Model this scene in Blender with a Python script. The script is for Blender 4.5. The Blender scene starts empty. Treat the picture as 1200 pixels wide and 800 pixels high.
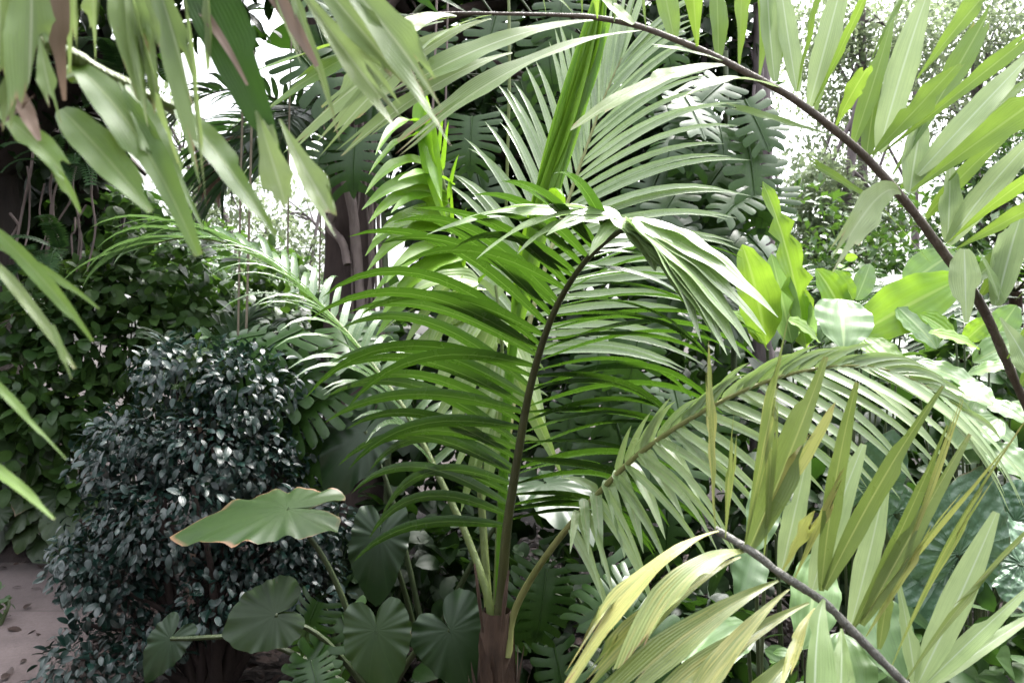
import bpy, math, random
import numpy as np
from mathutils import Vector, Matrix

random.seed(7); rng = np.random.default_rng(7)
SC = bpy.context.scene; COL = SC.collection
F = 1200 * 28 / 36.0; CAMZ = 1.5

def P(px, py, d):
    return np.array([(px - 600) / F * d, d, CAMZ - (py - 400) / F * d])
def U(v):
    v = np.asarray(v, float); return v / (np.linalg.norm(v, axis=-1, keepdims=True) + 1e-12)
def rnd(a=0., b=1.): return float(rng.uniform(a, b))

# ---------------------------------------------------------------- mesh accumulator
class MB:
    def __init__(s): s.v = []; s.f = []; s.uv = []; s.c = []; s.n = 0
    def add(s, v, f, uv, c):
        v = np.asarray(v, float).reshape(-1, 3); k = len(v)
        s.v.append(v); s.f.append(np.asarray(f, np.int64).reshape(-1, 4) + s.n)
        s.uv.append(np.asarray(uv, float).reshape(-1, 2))
        c = np.asarray(c, float)
        s.c.append(np.broadcast_to(c, (k, 3)) if c.ndim == 1 else c); s.n += k
    def mesh(s, name, mat, origin=(0, 0, 0)):
        v = np.concatenate(s.v) - np.asarray(origin, float); f = np.concatenate(s.f)
        uv = np.concatenate(s.uv); c = np.concatenate(s.c)
        me = bpy.data.meshes.new(name)
        me.vertices.add(len(v)); me.vertices.foreach_set('co', v.astype(np.float32).ravel())
        me.loops.add(f.size); me.loops.foreach_set('vertex_index', f.astype(np.int32).ravel())
        me.polygons.add(len(f))
        me.polygons.foreach_set('loop_start', np.arange(0, f.size, 4, dtype=np.int32))
        me.polygons.foreach_set('use_smooth', np.ones(len(f), bool))
        ul = me.uv_layers.new(name='UVMap')
        ul.data.foreach_set('uv', uv[f.ravel()].astype(np.float32).ravel())
        at = me.attributes.new('var', 'FLOAT_COLOR', 'POINT')
        c4 = np.concatenate([c, np.ones((len(c), 1))], 1)
        at.data.foreach_set('color', c4.astype(np.float32).ravel())
        me.materials.append(mat); me.update(); me.validate(); return me

def grid_faces(R, C):
    i = np.arange(R - 1)[:, None] * C + np.arange(C - 1)[None]
    return np.stack([i, i + 1, i + C + 1, i + C], -1).reshape(-1, 4)

def strip(mb, pts, nrm, hw, C=3, fold=0., var=(.5, .5, 0), jag=None, ripple=0., rip_n=5, cup=0.):
    pts = np.asarray(pts, float); R = len(pts)
    T = U(np.gradient(pts, axis=0)); nrm = np.asarray(nrm, float)
    if nrm.ndim == 1: nrm = np.broadcast_to(nrm, (R, 3))
    nrm = U(nrm - T * (nrm * T).sum(1, keepdims=True)); S = np.cross(T, nrm)
    x = np.linspace(-1, 1, C); v = np.linspace(0, 1, R)
    L = np.linalg.norm(np.diff(pts, axis=0), axis=1).sum()
    hw = np.asarray(hw, float); w = (hw[:, None] if hw.ndim == 1 else np.where(x[None] < 0, hw[:, :1], hw[:, 1:])) * x[None]; hw = hw if hw.ndim == 1 else hw.mean(1)
    off = S[:, None] * (w * math.cos(fold))[..., None] + nrm[:, None] * (np.abs(w) * math.sin(fold))[..., None]
    if cup: off += nrm[:, None] * (cup * np.asarray(hw)[:, None] * (x[None] ** 2))[..., None]
    if ripple:
        ph = rng.uniform(0, 6.28, 2)
        rp = ripple * np.abs(x[None]) ** 1.5 * np.sin(v[:, None] * rip_n * 6.28 + np.where(x < 0, ph[0], ph[1])[None]) * np.minimum(1, np.asarray(hw)[:, None] * 30)
        off += nrm[:, None] * rp[..., None]
    V = pts[:, None] + off
    if jag is not None:
        k = np.clip((v - .55) / .45, 0, 1) ** 1.5
        V = V + T[:, None] * (k[:, None] * np.asarray(jag)[None] * L)[..., None]
    uv = np.stack([np.broadcast_to((x + 1) / 2, (R, C)), np.broadcast_to(v[:, None], (R, C))], -1)
    mb.add(V, grid_faces(R, C), uv, var)

def tube(mb, pts, rad, n=8, var=(.5, .5, 0), wob=0.):
    pts = np.asarray(pts, float); R = len(pts); rad = np.asarray(rad, float)
    rad = np.full(R, float(rad)) if rad.ndim == 0 else np.interp(np.linspace(0, 1, R), np.linspace(0, 1, len(rad)), rad)
    T = U(np.gradient(pts, axis=0)); up = np.array([.13, .31, .94])
    if abs(T.mean(0)[2]) > .8 * np.linalg.norm(T.mean(0)): up = np.array([.2, -1, .1])
    A = U(np.cross(T, up)); B = np.cross(T, A)
    a = np.linspace(0, 2 * math.pi, n + 1)
    rr = rad[:, None] * (1 + wob * rng.normal(0, 1, (R, n + 1)))
    rr[:, -1] = rr[:, 0]
    V = pts[:, None] + A[:, None] * (rr * np.cos(a))[..., None] + B[:, None] * (rr * np.sin(a))[..., None]
    L = np.concatenate([[0], np.cumsum(np.linalg.norm(np.diff(pts, axis=0), axis=1))])
    uv = np.stack([np.broadcast_to(a / 6.2832, (R, n + 1)), np.broadcast_to(L[:, None], (R, n + 1))], -1)
    mb.add(V, grid_faces(R, n + 1), uv, var)

def spline(ctrl, n):
    c = np.asarray(ctrl, float); m = len(c)
    if m == 2:
        t = np.linspace(0, 1, n)[:, None]; return c[0] * (1 - t) + c[1] * t
    c = np.concatenate([[2 * c[0] - c[1]], c, [2 * c[-1] - c[-2]]])
    out = []
    for i in range(m - 1):
        p0, p1, p2, p3 = c[i:i + 4]
        for t in np.linspace(0, 1, 24, endpoint=False):
            out.append(.5 * (2 * p1 + (p2 - p0) * t + (2 * p0 - 5 * p1 + 4 * p2 - p3) * t * t + (3 * p1 - p0 - 3 * p2 + p3) * t ** 3))
    out.append(c[-2]); out = np.array(out)
    L = np.concatenate([[0], np.cumsum(np.linalg.norm(np.diff(out, axis=0), axis=1))])
    q = np.linspace(0, L[-1], n)
    return np.stack([np.interp(q, L, out[:, k]) for k in range(3)], 1)

def arc(p0, d0, n0, L, droop, R=9, twist=0.):
    p = np.array(p0, float); d = U(d0); n = np.array(n0, float); ds = L / (R - 1)
    pts = [p.copy()]; ns = []
    for i in range(R):
        n = U(n - d * n.dot(d)); ns.append(n.copy())
        if i < R - 1:
            d = U(d + np.array([0, 0, -1.]) * droop * (i + .5) / R * 2 / R); p = p + d * ds; pts.append(p.copy())
            if twist: n = n * math.cos(twist / R) + np.cross(d, n) * math.sin(twist / R)
    return np.array(pts), np.array(ns)

def prof_palm(v):  return np.clip(np.minimum((v + .02) / .12, 1), 0, 1) ** .6 * np.clip(1 - v ** 2.2, 0, 1) ** .95 + .015
def prof_strap(v): return np.clip((v + .03) / .3, 0, 1) ** .55 * np.clip(1 - v ** 3.4, 0, 1) ** .95 + .012
def prof_lance(v): return np.clip(np.sin(math.pi * np.clip(v, 0, 1) ** .8), 0, 1) ** .8 + .015
def prof_pre(v):   return .08 + .92 * np.clip(v / .72, 0, 1) ** 1.15 * (1 - .35 * np.clip((v - .72) / .28, 0, 1) ** 1.5)
def prof_taper(v): return .1 + .9 * np.clip(np.sin(math.pi * np.clip(v * .93 + .02, 0, 1) ** .75), 0, 1) ** .9
def prof_oval(v):  return np.clip(np.sin(math.pi * np.clip(v, 0, 1) ** .9), 0, 1) ** .62 + .01

# ---------------------------------------------------------------- materials
class N:
    def __init__(s, name):
        s.m = bpy.data.materials.new(name); s.m.use_nodes = True; s.t = s.m.node_tree; s.t.nodes.clear()
        s.out = s.t.nodes.new('ShaderNodeOutputMaterial')
    def n(s, k, **kw):
        x = s.t.nodes.new(k)
        for a, b in kw.items(): setattr(x, a, b)
        return x
    def l(s, a, b): s.t.links.new(a, b)
    def set(s, sock, val):
        if isinstance(val, bpy.types.NodeSocket): s.l(val, sock)
        else: sock.default_value = val
    def math(s, op, a, b=0., clamp=False):
        x = s.n('ShaderNodeMath', operation=op, use_clamp=clamp); s.set(x.inputs[0], a); s.set(x.inputs[1], b); return x.outputs[0]
    def mix(s, f, a, b, mode='MIX'):
        x = s.n('ShaderNodeMix', data_type='RGBA', blend_type=mode)
        s.set(x.inputs[0], f)
        for k, c in ((6, a), (7, b)): s.set(x.inputs[k], (*c, 1) if isinstance(c, tuple) else c)
        return x.outputs[2]
    def noise(s, vec, scale, detail=3., rough=.55):
        x = s.n('ShaderNodeTexNoise'); x.inputs['Scale'].default_value = scale; x.inputs['Detail'].default_value = detail
        x.inputs['Roughness'].default_value = rough
        if vec is not None: s.l(vec, x.inputs['Vector'])
        return x.outputs['Fac']
    def ramp(s, f, lo, hi):
        x = s.n('ShaderNodeMapRange', clamp=True); s.set(x.inputs[0], f)
        x.inputs[1].default_value = lo; x.inputs[2].default_value = hi; return x.outputs[0]

def leaf_mat(name, a, b, rough=.38, trans=.35, tcol=None, veins=18, vein_amt=.25, yellow=None, yamt=0., brown=0., mid=None,
             crinkle=0., spec=.5, objvar=False, kind='strip', coat=0.):
    """a,b: the darker and lighter leaf green; veins: parallel ribs across the blade; yellow: chlorotic streaks; brown: dry tips/edges"""
    k = N(name); at = k.n('ShaderNodeAttribute', attribute_name='var'); sep = k.n('ShaderNodeSeparateColor'); k.l(at.outputs['Color'], sep.inputs[0])
    uvn = k.n('ShaderNodeUVMap', uv_map='UVMap'); su = k.n('ShaderNodeSeparateXYZ'); k.l(uvn.outputs[0], su.inputs[0])
    geo = k.n('ShaderNodeNewGeometry'); tc = k.n('ShaderNodeTexCoord')
    r = sep.outputs[0]
    if objvar:
        oi = k.n('ShaderNodeObjectInfo'); r = k.math('ADD', k.math('MULTIPLY', r, .4), k.math('MULTIPLY', oi.outputs['Random'], .6))
    pos = geo.outputs['Position']
    f1 = k.noise(pos, 9., 3.)
    f = k.math('ADD', k.math('MULTIPLY', r, .75), k.math('MULTIPLY', k.math('SUBTRACT', f1, .5), .9), True)
    col = k.mix(f, a, b)
    # fine mottling
    fm = k.noise(pos, 60., 4.); col = k.mix(k.math('MULTIPLY', k.ramp(fm, .45, .8), .25), col, tuple(x * .55 for x in a))
    u, v = su.outputs[0], su.outputs[1]
    if kind == 'strip':
        ms = k.n('ShaderNodeCombineXYZ'); k.l(k.math('MULTIPLY', u, 26.), ms.inputs[0]); k.l(k.math('MULTIPLY', v, 2.2), ms.inputs[1]); k.l(k.math('MULTIPLY', sep.outputs[1], 23.), ms.inputs[2])
        stx = k.noise(ms.outputs[0], 1.5, 3., .6); col = k.mix(k.math('MULTIPLY', k.ramp(stx, .42, .72), .45), col, tuple(x * .5 for x in a))
    w = k.math('SINE', k.math('MULTIPLY', u, veins * 6.2832))
    if kind == 'heart':
        w = k.math('POWER', k.math('ABSOLUTE', k.math('SINE', k.math('MULTIPLY', u, veins * 3.1416))), 6.)
        w = k.math('SUBTRACT', 1., k.math('POWER', k.math('SUBTRACT', 1., k.math('ABSOLUTE', k.math('COSINE', k.math('MULTIPLY', u, veins * 3.1416)))), .35))
        lv = k.ramp(w, .8, .98); col = k.mix(k.math('MULTIPLY', lv, .12), col, tuple(min(1, x * 2.2 + .01) for x in b))
    if mid is not None:
        m = k.ramp(k.math('ABSOLUTE', k.math('SUBTRACT', u, .5)), .045, .02); col = k.mix(k.math('MULTIPLY', m, .8), col, mid)
    if yellow is not None:
        mp = k.n('ShaderNodeCombineXYZ'); k.l(k.math('MULTIPLY', u, 7.), mp.inputs[0]); k.l(k.math('MULTIPLY', v, 1.6), mp.inputs[1]); k.l(k.math('MULTIPLY', sep.outputs[1], 37.), mp.inputs[2])
        y = k.noise(mp.outputs[0], 1.6, 5., .6)
        y = k.ramp(k.math('ADD', y, k.math('MULTIPLY', k.math('SUBTRACT', sep.outputs[1], .5), yamt)), .56, .76)
        col = k.mix(k.math('MULTIPLY', y, .85), col, yellow)
    if brown:
        mp = k.n('ShaderNodeCombineXYZ'); k.l(k.math('MULTIPLY', u, 5.), mp.inputs[0]); k.l(k.math('MULTIPLY', v, 3.), mp.inputs[1]); k.l(k.math('MULTIPLY', sep.outputs[0], 51.), mp.inputs[2])
        nb = k.noise(mp.outputs[0], 2.2, 4.)
        edge = v if kind == 'heart' else k.math('MAXIMUM', v, k.math('MULTIPLY', k.math('ABSOLUTE', k.math('SUBTRACT', u, .5)), 1.86))
        bm = k.ramp(k.math('ADD', edge, k.math('MULTIPLY', k.math('SUBTRACT', nb, .5), .35)), 1.08 - brown, 1.14 - brown)
        col = k.mix(bm, col, (.26, .15, .085))
        spots = k.ramp(k.noise(pos, 42., 2.), .76, .80); col = k.mix(k.math('MULTIPLY', spots, .6), col, (.10, .06, .025))
    bs = k.n('ShaderNodeBsdfPrincipled'); k.l(col, bs.inputs['Base Color'])
    k.l(k.math('ADD', k.math('MULTIPLY', k.noise(pos, 30., 3.), .22), rough - .11), bs.inputs['Roughness'])
    bs.inputs['Specular IOR Level'].default_value = spec
    if coat: bs.inputs['Coat Weight'].default_value = coat; bs.inputs['Coat Roughness'].default_value = .2
    h = k.math('ADD', k.math('MULTIPLY', w, vein_amt), k.math('MULTIPLY', k.noise(pos, 22., 3.), .35 + crinkle))
    bp = k.n('ShaderNodeBump'); bp.inputs['Strength'].default_value = .22 + .35 * min(1, crinkle); bp.inputs['Distance'].default_value = .004 + .006 * crinkle
    k.l(h, bp.inputs['Height']); k.l(bp.outputs[0], bs.inputs['Normal'])
    tr = k.n('ShaderNodeBsdfTranslucent')
    tc_ = k.mix(.5, col, tcol if tcol else tuple(min(1, x * 2.4) for x in b), 'MIX'); k.l(tc_, tr.inputs[0])
    mx = k.n('ShaderNodeMixShader'); mx.inputs[0].default_value = trans
    k.l(bs.outputs[0], mx.inputs[1]); k.l(tr.outputs[0], mx.inputs[2]); k.l(mx.outputs[0], k.out.inputs[0]); return k.m

def bark_mat(name, a, b, scale=14., ringed=0., rough=.8, zs=.25):
    k = N(name); geo = k.n('ShaderNodeNewGeometry'); mp = k.n('ShaderNodeMapping'); mp.inputs['Scale'].default_value = (1, 1, zs)
    k.l(geo.outputs['Position'], mp.inputs[0]); f = k.noise(mp.outputs[0], scale, 6., .65); f2 = k.noise(geo.outputs['Position'], scale * .35, 3.)
    col = k.mix(k.ramp(k.math('ADD', k.math('MULTIPLY', f, .7), k.math('MULTIPLY', f2, .4)), .35, .8), a, b)
    h = f
    if ringed:
        uvn = k.n('ShaderNodeUVMap', uv_map='UVMap'); su = k.n('ShaderNodeSeparateXYZ'); k.l(uvn.outputs[0], su.inputs[0])
        rg = k.math('SINE', k.math('ADD', k.math('MULTIPLY', su.outputs[1], ringed), k.math('MULTIPLY', f, 2.)))
        col = k.mix(k.ramp(rg, .5, 1.), col, tuple(x * .5 for x in a)); h = k.math('ADD', f, k.math('MULTIPLY', rg, .4))
    bs = k.n('ShaderNodeBsdfPrincipled'); k.l(col, bs.inputs['Base Color']); bs.inputs['Roughness'].default_value = rough
    bp = k.n('ShaderNodeBump'); bp.inputs['Strength'].default_value = .8; bp.inputs['Distance'].default_value = .02
    k.l(h, bp.inputs['Height']); k.l(bp.outputs[0], bs.inputs['Normal']); k.l(bs.outputs[0], k.out.inputs[0]); return k.m

M = {}
M['palm']   = leaf_mat('palm leaf', (.019, .056, .008), (.050, .118, .014), .25, .27, (.095, .22, .010), 9, .5, mid=(.12, .2, .05), brown=.02)
M['palm_b'] = leaf_mat('sheen-pale palm leaf', (.07, .14, .05), (.16, .25, .10), .28, .28, (.2, .38, .08), 9, spec=.9, vein_amt=.5, mid=(.2, .25, .12), brown=.035)  # paler base than plain palm: sky sheen put into the colour
M['palm_y'] = leaf_mat('highlight-pale palm leaf', (.16, .25, .09), (.34, .44, .20), .24, .3, (.26, .40, .05), 7, .5, spec=.9, mid=(.3, .32, .16), brown=.035)  # yellow-green, paled further to stand in for the missing sky highlight
M['sheen'] = leaf_mat('silver palm leaf', (.15, .24, .09), (.31, .40, .20), .27, .3, (.26, .42, .10), 5, .3, spec=.9, mid=(.36, .42, .28), brown=.035)  # white sky gloss of the upper surface painted into this pale base
M['pale_lime'] = leaf_mat('pale young palm leaf', (.16, .25, .06), (.32, .42, .16), .3, .35, (.36, .55, .06), 6, .4, spec=.9, mid=(.36, .42, .2), brown=.02)
M['hang']   = leaf_mat('ragged hanging palm leaf', (.12, .19, .055), (.27, .34, .13), .33, .4, (.34, .46, .14), 14, .45, mid=(.32, .37, .22), brown=.10, spec=.35)
M['lime']   = leaf_mat('young palm leaf', (.09, .22, .012), (.19, .34, .025), .36, .42, (.27, .5, .02), 12, .6)
M['fore']   = leaf_mat('foreground palm leaf', (.06, .14, .022), (.18, .29, .06), .42, .42, (.32, .46, .05), 14, .45, mid=(.2, .28, .1), brown=.07, spec=.4)
M['forepale'] = leaf_mat('pale foreground palm leaf', (.17, .27, .085), (.33, .43, .18), .36, .4, (.5, .6, .33), 14, .45, mid=(.4, .48, .34), brown=.05)
M['foredark'] = leaf_mat('dark foreground palm leaf', (.016, .046, .008), (.042, .095, .016), .5, .3, (.06, .15, .012), 14, .15, brown=.05, spec=.2)
M['yellow'] = leaf_mat('yellowing palm leaf', (.085, .13, .03), (.28, .34, .11), .3, .3, (.32, .44, .08), 12, .5, yellow=(.40, .37, .12), yamt=.6, mid=(.3, .32, .12), brown=.10)
M['dead']   = leaf_mat('dead palm leaf', (.12, .075, .05), (.30, .20, .15), .6, .25, (.4, .28, .2), 12, .5)
M['shrub']  = leaf_mat('glossy dark leaf', (.004, .018, .015), (.012, .050, .036), .36, .10, (.03, .08, .01), 3, .2, spec=.8)
M['ear']    = leaf_mat('elephant ear leaf', (.018, .042, .010), (.038, .07, .017), .46, .12, (.08, .14, .02), 13, .14, kind='heart', brown=.05)
M['earbrown'] = leaf_mat('scorched elephant ear leaf', (.022, .052, .013), (.046, .086, .022), .46, .14, (.08, .14, .02), 15, .5, kind='heart', brown=.13)
M['eardark'] = leaf_mat('dark elephant ear leaf', (.011, .030, .009), (.025, .055, .016), .42, .1, (.05, .1, .02), 13, .12, kind='heart', brown=.02)
M['crinkle'] = leaf_mat('crinkled glossy leaf', (.05, .11, .06), (.12, .20, .12), .3, .1, (.08, .16, .04), 14, .8, kind='heart', crinkle=1.0, brown=.08, spec=.6)
M['monstera'] = leaf_mat('split leaf', (.018, .050, .010), (.045, .10, .019), .34, .2, (.09, .22, .015), 2, .15, spec=.4, objvar=True, mid=None)
M['bright'] = leaf_mat('bright broad leaf', (.12, .26, .02), (.25, .40, .05), .38, .48, (.45, .7, .05), 5, .5, mid=(.3, .42, .12), brown=.03, objvar=True)
M['broadpale'] = leaf_mat('pale broad leaf', (.11, .2, .07), (.22, .34, .13), .35, .38, (.3, .5, .1), 5, .5, mid=(.3, .4, .18), brown=.04, objvar=True)
M['under']  = leaf_mat('understorey leaf', (.032, .072, .018), (.08, .15, .036), .46, .24, (.08, .2, .015), 3, .2, spec=.3)
M['under2'] = leaf_mat('lighter understorey leaf', (.03, .075, .018), (.075, .15, .035), .42, .28, (.13, .26, .02), 3, .2)
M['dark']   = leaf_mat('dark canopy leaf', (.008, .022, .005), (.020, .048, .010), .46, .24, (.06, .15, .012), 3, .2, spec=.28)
M['far']    = leaf_mat('distant tree leaf', (.09, .14, .055), (.20, .26, .12), .5, .42, (.32, .38, .22), 3, .1)  # lightened base: distance haze put into the leaf colour
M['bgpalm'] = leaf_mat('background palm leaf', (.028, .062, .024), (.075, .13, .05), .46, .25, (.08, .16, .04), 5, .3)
M['darkpalm'] = leaf_mat('dark palm leaf', (.012, .036, .008), (.03, .075, .016), .46, .24, (.05, .12, .02), 5, .3)  # leaf of a dark green palm
M['fern']   = leaf_mat('fern leaf', (.02, .06, .018), (.05, .12, .035), .5, .28, (.09, .2, .03), 3, .2)
M['stalk']  = bark_mat('green palm stalk', (.075, .11, .025), (.15, .19, .05), 26., rough=.45, zs=.1)
M['palestalk'] = bark_mat('pale palm stalk', (.13, .15, .04), (.26, .26, .10), 26., rough=.45, zs=.1)
M['darkstalk'] = bark_mat('dark rachis', (.03, .034, .010), (.065, .07, .02), 26., rough=.45, zs=.2)
M['brownstalk'] = bark_mat('brown rachis', (.055, .038, .028), (.13, .10, .075), 30., rough=.5, zs=.2)
M['greystalk'] = bark_mat('grey rachis', (.09, .09, .075), (.20, .19, .17), 40., rough=.5, zs=.4)
M['earstalk'] = bark_mat('leaf stalk', (.03, .05, .018), (.07, .09, .035), 20., rough=.5, zs=.2)
M['bark']   = bark_mat('dark fig bark', (.022, .014, .013), (.082, .056, .05), 9., rough=.9, zs=.3)
M['darkbark'] = bark_mat('very dark bark', (.010, .006, .006), (.038, .025, .022), 11., rough=.9, zs=.2)  # darker than the fig bark
M['root']   = bark_mat('pale aerial root', (.11, .085, .08), (.24, .185, .17), 25., rough=.8)
M['vine']   = bark_mat('hanging vine', (.12, .10, .07), (.26, .22, .16), 30., rough=.8)
M['fibre']  = bark_mat('fibrous palm sheath', (.028, .016, .010), (.095, .056, .036), 40., rough=.9, zs=.12)
M['twig']   = bark_mat('grey branch bark', (.09, .07, .075), (.19, .155, .16), 18., rough=.85)
M['litter'] = leaf_mat('fallen leaf', (.012, .006, .005), (.055, .026, .018), .6, .05, (.1, .05, .03), 3, .2)

# ---------------------------------------------------------------- object helpers
def thing(name, label, cat, loc=(0, 0, 0), group=None):
    o = bpy.data.objects.new(name, None); COL.objects.link(o); o.location = [float(x) for x in loc]
    o.empty_display_size = .1; o['label'] = label; o['category'] = cat
    if group: o['group'] = group
    return o
def rootloc(o):
    while o.parent: o = o.parent
    return np.array(o.location)
def part(name, mb, mat, parent, label=None):
    o = bpy.data.objects.new(name, mb.mesh(name, mat, rootloc(parent))); COL.objects.link(o); o.parent = parent
    if parent.name in LM: o.matrix_parent_inverse = LM[parent.name].inverted()
    if label: o['label'] = label
    return o
def frame(base, d, n, s, mirror=1):
    d = U(d); n = np.asarray(n, float); n = U(n - d * n.dot(d)); x = np.cross(d, n)
    m = Matrix(((x[0] * mirror * s, d[0] * s, n[0] * s, base[0]), (x[1] * mirror * s, d[1] * s, n[1] * s, base[1]), (x[2] * mirror * s, d[2] * s, n[2] * s, base[2]), (0, 0, 0, 1)))
    return m
LM = {}
def leaf_obj(name, me, parent, base, d, n, s, mirror=1, label=None):
    o = bpy.data.objects.new(name, me); COL.objects.link(o); o.parent = parent
    LM[o.name] = frame(np.asarray(base) - rootloc(parent), d, n, s, mirror); o.matrix_basis = LM[o.name]
    if label: o['label'] = label
    return o
def structure(name, mb, mat, kind='structure'):
    o = bpy.data.objects.new(name, mb.mesh(name, mat)); COL.objects.link(o); o['kind'] = kind; return o

# ---------------------------------------------------------------- leaf templates (instanced inside one plant's foliage)
def template(prof, rows=5, cols=3, w=.22, fold=.25, droop=.5, ripple=0.):
    mb = MB(); v = np.linspace(0, 1, rows); pts, ns = arc((0, 0, 0), (0, 1, .15), (0, 0, 1), 1., droop, rows)
    strip(mb, pts, ns, prof(v) * w, cols, fold, ripple=ripple)
    return mb.v[0], mb.f[0], mb.uv[0]
T_oval = template(prof_oval, 6, 3, .24, .22, .7)
T_wide = template(prof_oval, 6, 5, .33, .18, .8, .03)
T_small = template(prof_oval, 3, 3, .26, .2, .5)
T_lance = template(prof_lance, 5, 3, .14, .25, .8)
def scatter(mb, T, pos, d, n, s, r=None):
    v, f, uv = T; pos = np.asarray(pos); K = len(pos)
    d = U(d); n = np.asarray(n, float); n = U(n - d * (n * d).sum(1, keepdims=True)); x = np.cross(d, n)
    s = np.broadcast_to(np.asarray(s, float), (K,))
    V = pos[:, None] + s[:, None, None] * (x[:, None] * v[None, :, 0:1] + d[:, None] * v[None, :, 1:2] + n[:, None] * v[None, :, 2:3])
    r = rng.uniform(0, 1, K) if r is None else r
    c = np.stack([r, rng.uniform(0, 1, K), np.zeros(K)], 1)
    mb.add(V, (f[None] + (np.arange(K) * len(v))[:, None, None]), np.tile(uv, (K, 1)), np.repeat(c, len(v), 0))
def cloud(mb, T, c, rad, K, size, shell=.55, up=.7, hang=.35, flat=None):
    """leaves through an ellipsoid's volume, denser towards its outside, tips outward and hanging"""
    q = U(rng.normal(0, 1, (K, 3))); rr = rng.uniform(shell ** 3, 1, K) ** (1 / 3.)
    pos = np.asarray(c) + q * rr[:, None] * np.asarray(rad)
    d = q * .7 + rng.normal(0, .55, (K, 3)) + np.array([0, 0, -hang]); n = q * .5 + rng.normal(0, .35, (K, 3)) + np.array([0, 0, up])
    scatter(mb, T, pos, d, n, size * rng.uniform(.5, 1.3, K), rng.uniform(0, 1, K) ** 1.6)

# ---------------------------------------------------------------- palms
def frond(parent, name, rach, nh, n, L, w, mat, rmat, a=(75, 30), elev=(15, 15), droop=1.2, t0=.2, rr=(.012, .003), sides=(1, 1), prof=None, fold=.25,
          rows=9, jit=.06, cols=3, lprof=prof_palm, label=None, tw=0., leafrand=(0, 1), world=False, roll=(0, 0), extra=None, extra_mat=None, ajit=4, a2=None, u2=0., vary=1., t1=1.):
    pts = spline(rach if world else [P(*q) for q in rach], 90)
    T = U(np.gradient(pts, axis=0)); tt = np.linspace(0, 1, 90)
    if callable(nh): NH = np.array([nh(t) for t in tt])
    elif isinstance(nh, list):
        ks = [k for k, _ in nh]; vs = np.array([v for _, v in nh], float); NH = np.stack([np.interp(tt, ks, vs[:, i]) for i in range(3)], 1)
    else: NH = np.broadcast_to(np.array(nh, float), (90, 3))
    Nn = U(NH - T * (NH * T).sum(1, keepdims=True)); S = np.cross(T, Nn)
    prof = prof or (lambda t: .62 + .38 * math.sin(math.pi * min(1, t * 1.05 + .12)) if t < .5 else .55 + .45 * math.cos((t - .5) * math.pi * .8))
    mb = MB()
    v = np.linspace(0, 1, rows)
    for i in range(n):
        u = (i + .5) / n
        for si, s in enumerate((1, -1)):
            if not sides[si] or (si and u < u2): continue
            aq = a2 if (si and a2) else a
            t = t0 + (t1 - t0) * min(.995, max(0, u + rnd(-.25, .25) / n)); k = min(89, int(t * 89))
            aa = math.radians(aq[0] + (aq[1] - aq[0]) * u + rnd(-1, 1) * ajit); e = math.radians(elev[si] + rnd(-1.5, 1.5) * ajit)
            d = math.cos(aa) * T[k] + math.sin(aa) * (s * S[k] * math.cos(e) + Nn[k] * math.sin(e)) + rng.normal(0, jit, 3)
            n0 = Nn[k] * math.cos(e) - s * S[k] * math.sin(e) + rng.normal(0, jit, 3)
            LL = L * prof(u) * sides[si] * (1 + rnd(-.08, .08) * vary); dr = droop if not isinstance(droop, tuple) else droop[0] + (droop[1] - droop[0]) * u
            if roll[si]:
                ro = math.radians(roll[si] + rnd(-8, 8)); n0 = n0 * math.cos(ro) + np.cross(U(d), n0) * math.sin(ro)
            pp, nn = arc(pts[k], d, n0, LL, dr * rnd(1 - .2 * vary, 1 + .25 * vary), rows, tw * s)
            strip(mb, pp, nn, lprof(v) * w * .5 * (.75 + .25 * prof(u)), cols, fold, (rnd(*leafrand), rnd(), 0))
    if extra and extra_mat is None: extra(mb); extra = None
    tube(mb, pts[::3], np.linspace(rr[0], rr[1], 30) * .4, 4)     # the leaflets' common base, inside the rib
    fr = part(name, mb, mat, parent, label)
    m2 = MB(); tube(m2, pts[::2], np.linspace(rr[0], rr[1], 45), 7); part('rachis', m2, rmat, fr)
    if extra:
        m3 = MB(); extra(m3); part('leaflets', m3, extra_mat or mat, fr)
    return fr

def blade(mb, q0, q1, w, d0, d1, sag=.08, tilt=None, kind='pre', jag=.09, r=None, y=None, fold=.22, rows=26, cols=7, curl=0.):
    """one broad leaflet from q0 to q1 (points seen at those places), w wide in metres at its distance"""
    a, b = P(q0[0], q0[1], d0), P(q1[0], q1[1], d1); L = np.linalg.norm(b - a)
    sd = U(rng.normal(0, 1, 3)) * L * .04
    c = (a + b) / 2 + np.array([0, 0, 1.]) * sag * L + sd
    t = np.linspace(0, 1, rows)[:, None]; pts = a * (1 - t) ** 2 + 2 * c * t * (1 - t) + b * t * t
    nh = np.array([0, -.75, .65]) if tilt is None else np.array(tilt, float)
    nh = nh + rng.normal(0, .22, 3)
    pf = {'pre': prof_pre, 'taper': prof_taper, 'palm': prof_palm, 'oval': prof_oval}[kind]
    v = t[:, 0]; hw = pf(v) * w * .5
    if kind in ('pre', 'taper'):
        hw = np.stack([hw, hw], 1)
        for side in (0, 1):
            hw[:, side] *= 1 + .05 * np.cumsum(rng.normal(0, .45, rows)).clip(-2, 2)
            if rng.uniform() < .5:
                v0 = rnd(.4, .85); hw[:, side] *= 1 - rnd(.25, .6) * np.clip((v - v0) / .05, 0, 1)
    jg = rng.normal(0, jag, cols) * (1 if kind == 'pre' else 0)
    if kind == 'pre': jg = jg + jag * np.where(rng.uniform() < .5, 1, -1) * np.linspace(-1, 1, cols) * .8
    strip(mb, pts, nh, hw, cols, fold, (rnd() if r is None else r, rnd() if y is None else y, 0), jag=jg, ripple=.003, rip_n=3)

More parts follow.
